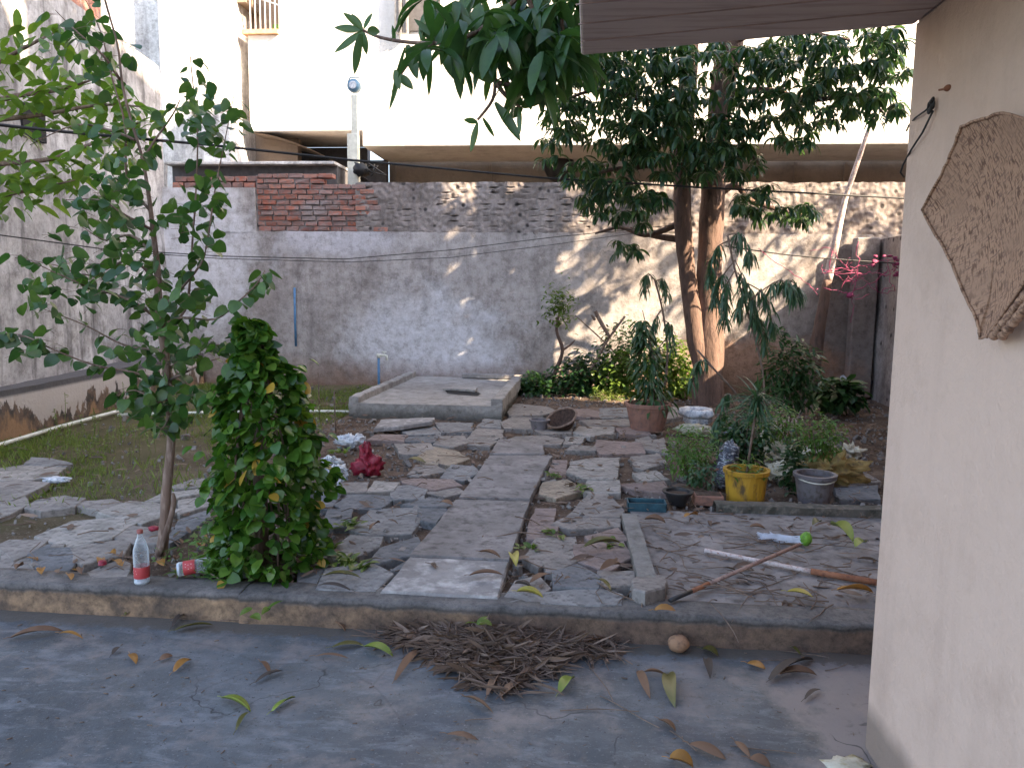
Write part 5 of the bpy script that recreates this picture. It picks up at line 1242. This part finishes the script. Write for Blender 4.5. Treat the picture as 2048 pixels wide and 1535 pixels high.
# bags
def ringbag(label, px, py, r_, h, mat='white_bag'):
    c = G(px, py); t_ = empty('grow_bag', c); tag(t_, label, 'grow bag', GR)
    P = MB(); ring = [(r_ + .3 * r_ * math.cos(w), h * .85 + .28 * h * math.sin(w)) for w in [-2.2 + i * .5 for i in range(11)]]
    P.lathe([(r_ * .75, 0), (r_ * .95, h * .3), (r_ * .95, h * .6)] + ring, 30, Matrix.Translation(c), wob=.35); P.build('bag', M[mat], t_, smooth=True)
    P = MB(); P.lathe([(.001, h * .7), (r_ * .8, h * .68)], 16, Matrix.Translation(c)); P.build('soil', M['soil'], t_)
ringbag('white and blue grow bag with rolled rim in front of the mango trunk', 1395, 850, .15, .17)
ringbag('pale grow bag standing in the far right corner', 1707, 790, .2, .27)
P = MB(); c = G(1445, 975); 
for k in range(3): P.blob(c + Vector((.03 * k - .0, .05 * k, .1 + .07 * k)), (.085 - .008 * k, .085, .10), .35, 3, 18, 12, seed=k * 3)
tag(P.build('grow_bag', M['gunny'], smooth=True), 'leaning black and white striped grow bag left of the yellow pot', 'grow bag', GR)
for px, py, rx, rz, lb in ((1560, 905, .12, .08, 'crumpled white woven sack just behind the right rim of the yellow pot'), (1610, 915, .16, .07, 'flattened white woven sack behind the dark upright plant'), (1575, 940, .14, .07, 'low crumpled white sack between the yellow pot and grey bucket')):
    P = MB(); P.blob(G(px, py + 22) + Vector((0, 0, rz)), (rx, .12, rz), .8, 3.2, 32, 20, seed=px); tag(P.build('sack', M['sack'], smooth=True), lb, 'sack', GR)
P = MB(); P.blob(G(1665, 972) + Vector((0, .1, .09)), (.19, .14, .12), .9, 4, 40, 26, seed=5)
tag(P.build('sack', M['yellow_sack'], smooth=True), 'crumpled mustard coloured sack behind the grey bucket', 'sack', GR)
P = MB(); P.blob(G(1390, 868) + Vector((0, 0, .05)), (.16, .1, .05), .8, 3.5, 24, 12, seed=9)
tag(P.build('sack', M['sack'], smooth=True), 'white polythene scraps behind the bushy feathery plant', 'sack', GR)
for px, py, rx, rz, sd, lb in ((1535, 878, .1, .07, 3, 'torn white sack scrap right of the rosette plant stem'), (1640, 925, .15, .09, 8, 'cream woven sack folded against the mustard sack'), (1700, 905, .08, .06, 6, 'pale cream sack corner behind the mustard sack'), (1470, 862, .09, .05, 2, 'small dark blue and white bag behind the leaning striped bag')):
    P = MB(); P.blob(G(px, py + 14) + Vector((0, 0, rz)), (rx, .1, rz), 1.0, 3, 36, 22, seed=sd); tag(P.build('sack', M['gunny' if px == 1470 else 'sack'], smooth=True), lb, 'sack', GR)
# basket and pots near tank
t_ = empty('basket', G(1125, 862)); tag(t_, 'round brown basket tipped on its side, near the concrete tank', 'basket')
c = G(1125, 866) + Vector((0, .08, .11)); mm = Matrix.Translation(c) @ Euler((R(40), R(-24), 0)).to_matrix().to_4x4() @ Matrix.Scale(.88, 4) if 0 else Matrix.Translation(c) @ Matrix.Scale(.86, 4) @ Euler((R(24), R(-20), 0)).to_matrix().to_4x4()
P = MB(); P.lathe([(.001, -.09), (.10, -.09), (.15, -.02), (.185, .05), (.195, .055), (.185, .06), (.14, -.01), (.09, -.07), (.001, -.075)], 30, mm, wob=.03); M['basket'] = noisy('basket_cane', (0.035, 0.022, 0.018), (0.09, 0.055, 0.042), scale=40, bst=.6); P.build('body', M['basket'], t_)
P = MB(); P.lathe([(.19 + .014 * math.cos(w), .057 + .014 * math.sin(w)) for w in [i * .785 for i in range(9)]], 40, mm, wob=.04); P.build('rim', M['bark'], t_, smooth=True)
t_, c, _ = pot('plant_pot', 'small dusty purple pot beside the tipped basket', 1078, 865, .075, .10, .13, 'grey_pot')
# things by the vine
P = MB(); c = G(735, 952); 
P.blob(c + Vector((0, .05, .07)), (.09, .065, .085), .85, 2.0, 44, 26, seed=2, flat=-.068); P.blob(c + Vector((-.02, .05, .15)), (.04, .03, .09), .9, 2.0, 28, 18, seed=6); P.tube([c + Vector((-.03, .05, .18)), c + Vector((-.07, .04, .23)), c + Vector((-.03, .04, .26))], [.02, .012, .004], 6)
tag(P.build('plastic_bag', M['red_bag'], smooth=True), 'crumpled dark red plastic bag on the flagstones', 'plastic bag')
P = MB(); 
for k in range(3): P.blob(G(688 + 14 * k, 892) + Vector((0, 0, .045)), (.075, .06, .05), .9, 3.5, 18, 12, seed=k * 7)
tag(P.build('plastic_bag', M['white_bag'], smooth=True), 'white and blue plastic bag behind the red bag', 'plastic bag')
P = MB()
for k in range(4): P.blob(G(668, 940 + 18 * k) + Vector((U(-.04, .04), 0, .05)), (.07, .06, .05), .9, 3.5, 18, 12, seed=k * 5 + 30)
tag(P.build('plastic_bag', M['clear'], smooth=True), 'crumpled clear plastic wrap at the right side of the vine column', 'plastic bag')
for k, (a_, b_, lb) in enumerate([((672, 865), (668, 782), 'thin upright stick just right of the vine top'), ((640, 840), (636, 745), 'thin bent stick behind the vine column')]):
    q = G(*a_); P = MB(); P.tube([q, W(a_[0] - 2, (a_[1] + b_[1]) / 2, q.y), W(b_[0], b_[1], q.y)], .007, 5); tag(P.build('stick', M['twig'], smooth=True), lb, 'stick')
# bottles
def bottle(mm, t_):
    prof = [(.001, 0), (.036, 0), (.041, .008), (.041, .10), (.038, .105), (.041, .112), (.041, .17), (.0405, .175), (.04, .19), (.028, .235), (.016, .262), (.0145, .27), (.0145, .285)]
    P = MB(); P.lathe(prof, 28, mm); P.build('body', M['clear'], t_, smooth=True)
    P = MB(); P.lathe([(.0416, .035), (.0419, .036), (.0419, .099), (.0416, .10)], 28, mm); lb = P.build('label', M['label_red'], t_, smooth=True)
    P = MB()
    for k, (w0, w1, za, zb) in enumerate([(3.9, 4.5, .078, .084), (4.0, 4.6, .062, .068), (3.8, 4.3, .048, .052)]):
        P.add([mm @ Vector((.0423 * math.cos(w), .0423 * math.sin(w), z)) for w, z in ((w0, za), (w1, za), (w1, zb), (w0, zb))], [(0, 1, 2, 3)])
    P.build('print', M['label_white'], lb)
    P = MB(); P.lathe([(.0165, .284), (.0165, .302), (.014, .304), (.001, .304)], 20, mm); P.build('cap', M['cap_red'], t_, smooth=True)
    P = MB(); P.lathe([(.001, .003), (.034, .003), (.039, .01), (.039, .016), (.001, .016)], 24, mm); P.build('water', M['white_bag'], t_, smooth=True)
BG = 'plastic water bottles at the kerb'
c = Vector((G(275, 1172, .02).x, 3.44, .022)); t_ = empty('water_bottle', c); tag(t_, 'clear plastic water bottle with red label standing upright on the kerb', 'bottle', BG); bottle(Matrix.Translation(c) @ Matrix.Scale(.88, 4), t_)
landmark('standing bottle', c)
c = G(342, 1160, .03); c = Vector((c.x, 3.53, .062)); t_ = empty('water_bottle', c); tag(t_, 'crushed clear water bottle with red label lying behind the kerb', 'bottle', BG)
bottle(Matrix.Translation(c) @ Matrix.Scale(.85, 4) @ Euler((R(0), R(84), R(22))).to_matrix().to_4x4(), t_)
# coconut
P = MB(); c = G(1352, 1286, -.12); P.blob(Vector((c.x, 3.30, -.083)), (.047, .042, .038), .06, 1.5, 28, 18, seed=3)
tag(P.build('coconut', M['coconut'], smooth=True), 'smooth brown coconut on the patio against the kerb', 'coconut')
# broom + pole
t_ = empty('broom', G(1480, 1130, .04)); tag(t_, 'long handled brush with bright green head and white bristles on the cement apron', 'broom')
a = G(1600, 1088, .07); b_ = G(1340, 1200, .04)
P = MB(); P.tube([a, a.lerp(b_, .75)], .0105, 8); P.build('handle', M['bamboo'], t_, smooth=True)
P = MB(); P.tube([a.lerp(b_, .74), a.lerp(b_, .86)], .0115, 8); P.build('red_grip', M['rust'], t_, smooth=True)
P = MB(); P.tube([a.lerp(b_, .85), b_], .011, 8); P.build('tip', M['black'], t_, smooth=True)
hh = G(1612, 1080, .05); P = MB(); P.blob(hh + Vector((0, 0, .01)), (.034, .032, .04), .15, 2, 16, 10); P.build('head', M['green_plastic'], t_, smooth=True)
P = MB(); e = G(1525, 1073, .02)
for k in range(90):
    P.tube([hh + Vector((-.02, U(-.02, .02), U(-.015, .02))), hh.lerp(e, .6) + Vector((0, U(-.03, .03), U(-.02, .02))), e + Vector((U(-.03, .06), U(-.06, .06), U(-.01, .02)))], .0014, 3, False)
P.build('bristles', M['bristle'], t_)
t_ = empty('metal_pole', G(1600, 1140, .02)); tag(t_, 'white and rusty brown metal pole lying across the cement apron', 'pole')
a = G(1410, 1100, .03); m_ = G(1622, 1142, .03); b_ = G(1800, 1172, .03)
P = MB(); P.tube([a.lerp(m_, i / 8) for i in range(9)], .0125, 10); P.build('white_section', M['chalk'], t_, smooth=True)
P = MB(); P.tube([m_, b_], .0165, 10); P.build('rusty_section', M['rust'], t_, smooth=True)
# twigs on apron
P = MB(); random.seed(17)
for k in range(60):
    px = U(1265, 1720); py = U(1050, 1215); p = G(px, py, .02); a = random.gauss(0, 1.0) + (math.pi if random.random() < .5 else 0); L = U(.08, .5)
    q = [p]; 
    for j in range(4):
        a += U(-.25, .25); q.append(q[-1] + Vector((math.cos(a) * L / 4, math.sin(a) * L / 4, U(-.006, .009)))); q[-1].z = max(.016, q[-1].z)
    P.tube(q, [.0035, .003, .0025, .002, .001], 5, False)
for k in range(26): 
    p = G(random.gauss(1480, 50), random.gauss(1150, 14), .03); a = U(-.4, .4); leaf(P, p, (math.cos(a), math.sin(a), .1), U(.06, .14), .012, fold=.6)
tag(P.build('twigs', M['twig'], smooth=True), 'dry twigs strewn over the cement apron around the broom', 'twigs', kind='stuff')

# leaf heap
random.seed(91)
P = MB()
for k in range(2600):
    px = random.gauss(985, 98); py = 1250 + abs(random.gauss(0, 62)); 
    if random.random() < .2: px = U(680, 1230); py = U(1242, 1275)
    lim = 1405 - abs(px - 1010) * .62
    if py > lim: continue
    z = -.115 + .055 * max(0, 1 - abs(px - 985) / 190) * max(0, 1 - abs(py - 1290) / 90) * U(.1, 1)
    p = G(px, py, z); 
    if p.y > 3.36: p.y = U(3.2, 3.36)
    a = random.gauss(.2, .9) + (math.pi if random.random() < .5 else 0)
    if random.random() < .66: leaf(P, p, (math.cos(a), math.sin(a), U(-.15, .45)), U(.07, .19), U(.008, .022), droop=U(-.2, .5), fold=U(.5, 2.2), curl=U(-2.5, 2.5), seg=5)
    else: P.tube([p, p + Vector((math.cos(a) * .07, math.sin(a) * .07, U(.0, .03))), p + Vector((math.cos(a) * .15, math.sin(a) * .15, U(-.0, .03)))], .0022, 4, False)
tag(P.build('leaf_heap', M['dry']), 'swept heap of dry brown mango leaves against the step', 'leaf heap', kind='stuff')

# single fallen leaves
def fallen(px, py, qx, qy, w, col, z=-.115, up=.02):
    a = G(px, py, z); b = G(qx, qy, z); d = b - a; P = MB()
    leaf(P, Vector((0, 0, .006)), Vector((d.x, d.y, d.length * .35)), d.length * 1.05, w * a.y / FPX * 1.45, droop=.3, fold=U(.3, 1.1), seg=8, roll=U(-.25, .25), curl=U(-.7, .7))
    st = -Vector((d.x, d.y, 0)).normalized(); P.tube([(0, 0, .007), st * .012 + Vector((0, 0, .01)), st * .03 + Vector((0, 0, .006))], .0012, 4)
    o = P.build('fallen_leaf', LM[col], smooth=True); sm = o.modifiers.new('solid', 'SOLIDIFY'); sm.thickness = .0006
    o.location = a; pend(o, '%s fallen leaf' % col, 'fallen leaf', (a.x, a.y), 'fallen mango leaves')
random.seed(101)
FL = [(22, 1277, 125, 1262, 14, 'brown'), (120, 1268, 165, 1277, 6, 'orange'), (125, 1200, 165, 1208, 14, 'brown'), (250, 1232, 270, 1222, 8, 'olive'), (350, 1262, 425, 1250, 15, 'olive'), (345, 1255, 372, 1228, 9, 'dark brown'),
      (225, 1310, 240, 1295, 8, 'dark brown'), (260, 1310, 272, 1328, 12, 'orange'), (320, 1322, 345, 1312, 12, 'brown'), (348, 1345, 382, 1320, 13, 'orange'), (512, 1366, 565, 1342, 10, 'dark brown'), (520, 1325, 540, 1350, 9, 'brown'),
      (445, 1398, 500, 1422, 18, 'yellow-green'), (473, 1462, 498, 1425, 9, 'olive'), (545, 1424, 590, 1395, 15, 'yellow-green'), (665, 1296, 725, 1290, 14, 'olive'), (730, 1295, 785, 1312, 15, 'yellow-green'), (632, 1314, 695, 1316, 5, 'brown'),
      (790, 1362, 840, 1300, 12, 'brown'), (930, 1395, 985, 1425, 9, 'brown'), (895, 1470, 955, 1480, 10, 'brown'), (1118, 1388, 1148, 1356, 16, 'yellow-green'), (1275, 1345, 1300, 1395, 12, 'brown'), (1290, 1345, 1330, 1350, 9, 'brown'),
      (1335, 1350, 1350, 1412, 20, 'olive'), (1405, 1300, 1435, 1312, 16, 'olive'), (1412, 1320, 1420, 1355, 12, 'dark brown'), (1495, 1328, 1530, 1338, 14, 'orange'), (1540, 1362, 1625, 1318, 20, 'dark brown'), (1560, 1350, 1632, 1350, 14, 'brown'),
      (1320, 1442, 1350, 1462, 16, 'brown'), (1340, 1520, 1385, 1535, 22, 'orange'), (1380, 1490, 1450, 1518, 16, 'brown'), (1470, 1485, 1500, 1515, 10, 'brown'), (1500, 1520, 1540, 1535, 18, 'brown'), (1210, 1262, 1240, 1245, 8, 'dark brown'), (1160, 1290, 1225, 1280, 12, 'brown'),
      (540, 1240, 600, 1232, 6, 'dark brown'), (665, 1248, 690, 1262, 9, 'brown'), (975, 1392, 1005, 1340, 14, 'brown'), (1000, 1395, 1050, 1362, 16, 'brown'), (1700, 1265, 1735, 1268, 5, 'dark brown'), (1600, 1310, 1570, 1290, 6, 'olive'), (1610, 1400, 1640, 1380, 8, 'dark brown')]
for q in FL: fallen(*q)
for q in [(1310, 1222, 1350, 1222, 14, 'orange'), (1575, 1185, 1625, 1195, 16, 'yellow'), (1675, 1182, 1745, 1185, 20, 'orange'), (1665, 1052, 1705, 1082, 17, 'yellow-green'), (1712, 1095, 1730, 1085, 14, 'yellow-green'), (1025, 1110, 1032, 1132, 14, 'yellow'),
          (1035, 1185, 1085, 1195, 13, 'yellow'), (1195, 1160, 1222, 1182, 9, 'olive'), (940, 1152, 1005, 1150, 10, 'brown'), (960, 1105, 1000, 1115, 8, 'brown'), (815, 920, 850, 925, 9, 'olive'), (1170, 1095, 1240, 1085, 12, 'olive'), (650, 1152, 720, 1155, 9, 'olive'),
          (700, 1182, 640, 1170, 7, 'dark brown'), (1100, 1150, 1060, 1165, 10, 'brown'), (1370, 1035, 1395, 1030, 14, 'orange'), (1290, 1040, 1330, 1045, 12, 'brown'), (1240, 1130, 1200, 1140, 12, 'brown'), (880, 1005, 905, 1010, 10, 'brown'), (1640, 1045, 1625, 1050, 10, 'olive'),
          (1500, 1055, 1530, 1058, 9, 'brown'), (1060, 1175, 1030, 1168, 10, 'dark brown'), (740, 1060, 760, 1045, 8, 'brown')]: fallen(*q, z=.05)
for k, (px, py) in enumerate([(45, 1132), (60, 1118), (82, 1138), (120, 1140), (135, 1150), (150, 1142), (165, 1138), (205, 1118), (220, 1108), (238, 1112), (228, 1122), (240, 1130), (300, 1128), (318, 1122), (350, 1140), (370, 1085), (395, 1092), (410, 1080), (350, 1120)]):
    fallen(px, py, px + U(-14, 14), py + U(-6, 6) + 5, 12, 'orange' if k % 3 else 'brown', z=.03)
P = MB(); P.lathe([(.001, .02), (.018, .02), (.022, .0)], 14, Matrix.Translation(G(205, 1128, .03))); tag(P.build('bottle_cap', M['red_bag'], smooth=True), 'round dark red cap on the dirt left of the standing bottle', 'cap')
P = MB(); P.blob(G(308, 1056, .05), (.03, .025, .015), .5, 3, 12, 8); tag(P.build('plastic_scrap', M['red_bag'], smooth=True), 'small red and white wrapper on a flagstone beside the young tree', 'wrapper')
P = MB(); P.blob(G(1680 + 15, 1530, -.12), (.07, .05, .012), .6, 4, 16, 8, seed=4); tag(P.build('paper_scrap', M['sack'], smooth=True), 'dirty pale paper scrap on the patio at the foot of the pink wall', 'paper')
P = MB(); P.blob(G(335 / 2.925, 800 + 465 / 2.925, .02), (.09, .05, .02), .8, 4, 16, 8, seed=2); tag(P.build('plastic_scrap', M['white_bag'], smooth=True), 'torn white plastic scrap lying on the grass at the left', 'plastic scrap')
# twigs on patio
P = MB(); random.seed(19)
for (px, py, a, L) in [(1170, 1320, -1.3, .35), (1120, 1420, .3, .3), (1200, 1390, -.6, .3), (1500, 1320, .2, .25), (1560, 1300, -.4, .2), (1460, 1490, -.2, .22), (1640, 1300, .3, .2), (930, 1440, .4, .1), (340, 1240, .6, .12), (440, 1240, .1, .15), (580, 1238, .1, .1), (1650, 1340, .5, .12), (1340, 1460, -.8, .15)]:
    q = [G(px, py, -.115)]
    for j in range(4): a += U(-.2, .2); q.append(q[-1] + Vector((math.cos(a) * L / 4, math.sin(a) * L / 4, U(0, .004))))
    P.tube(q, [.002] * 5, 5, False)
for k in range(220):
    p = G(U(0, 1720), U(1225, 1535), -.1165); a = U(0, 6.3); s_ = U(.002, .007); P.tube([p, p + Vector((math.cos(a) * s_ * 3, math.sin(a) * s_ * 3, .001))], s_ * .35, 4)
tag(P.build('twigs', M['twig'], smooth=True), 'thin twigs and crumbs of debris on the patio floor', 'twigs', kind='stuff')
resolve_labels()
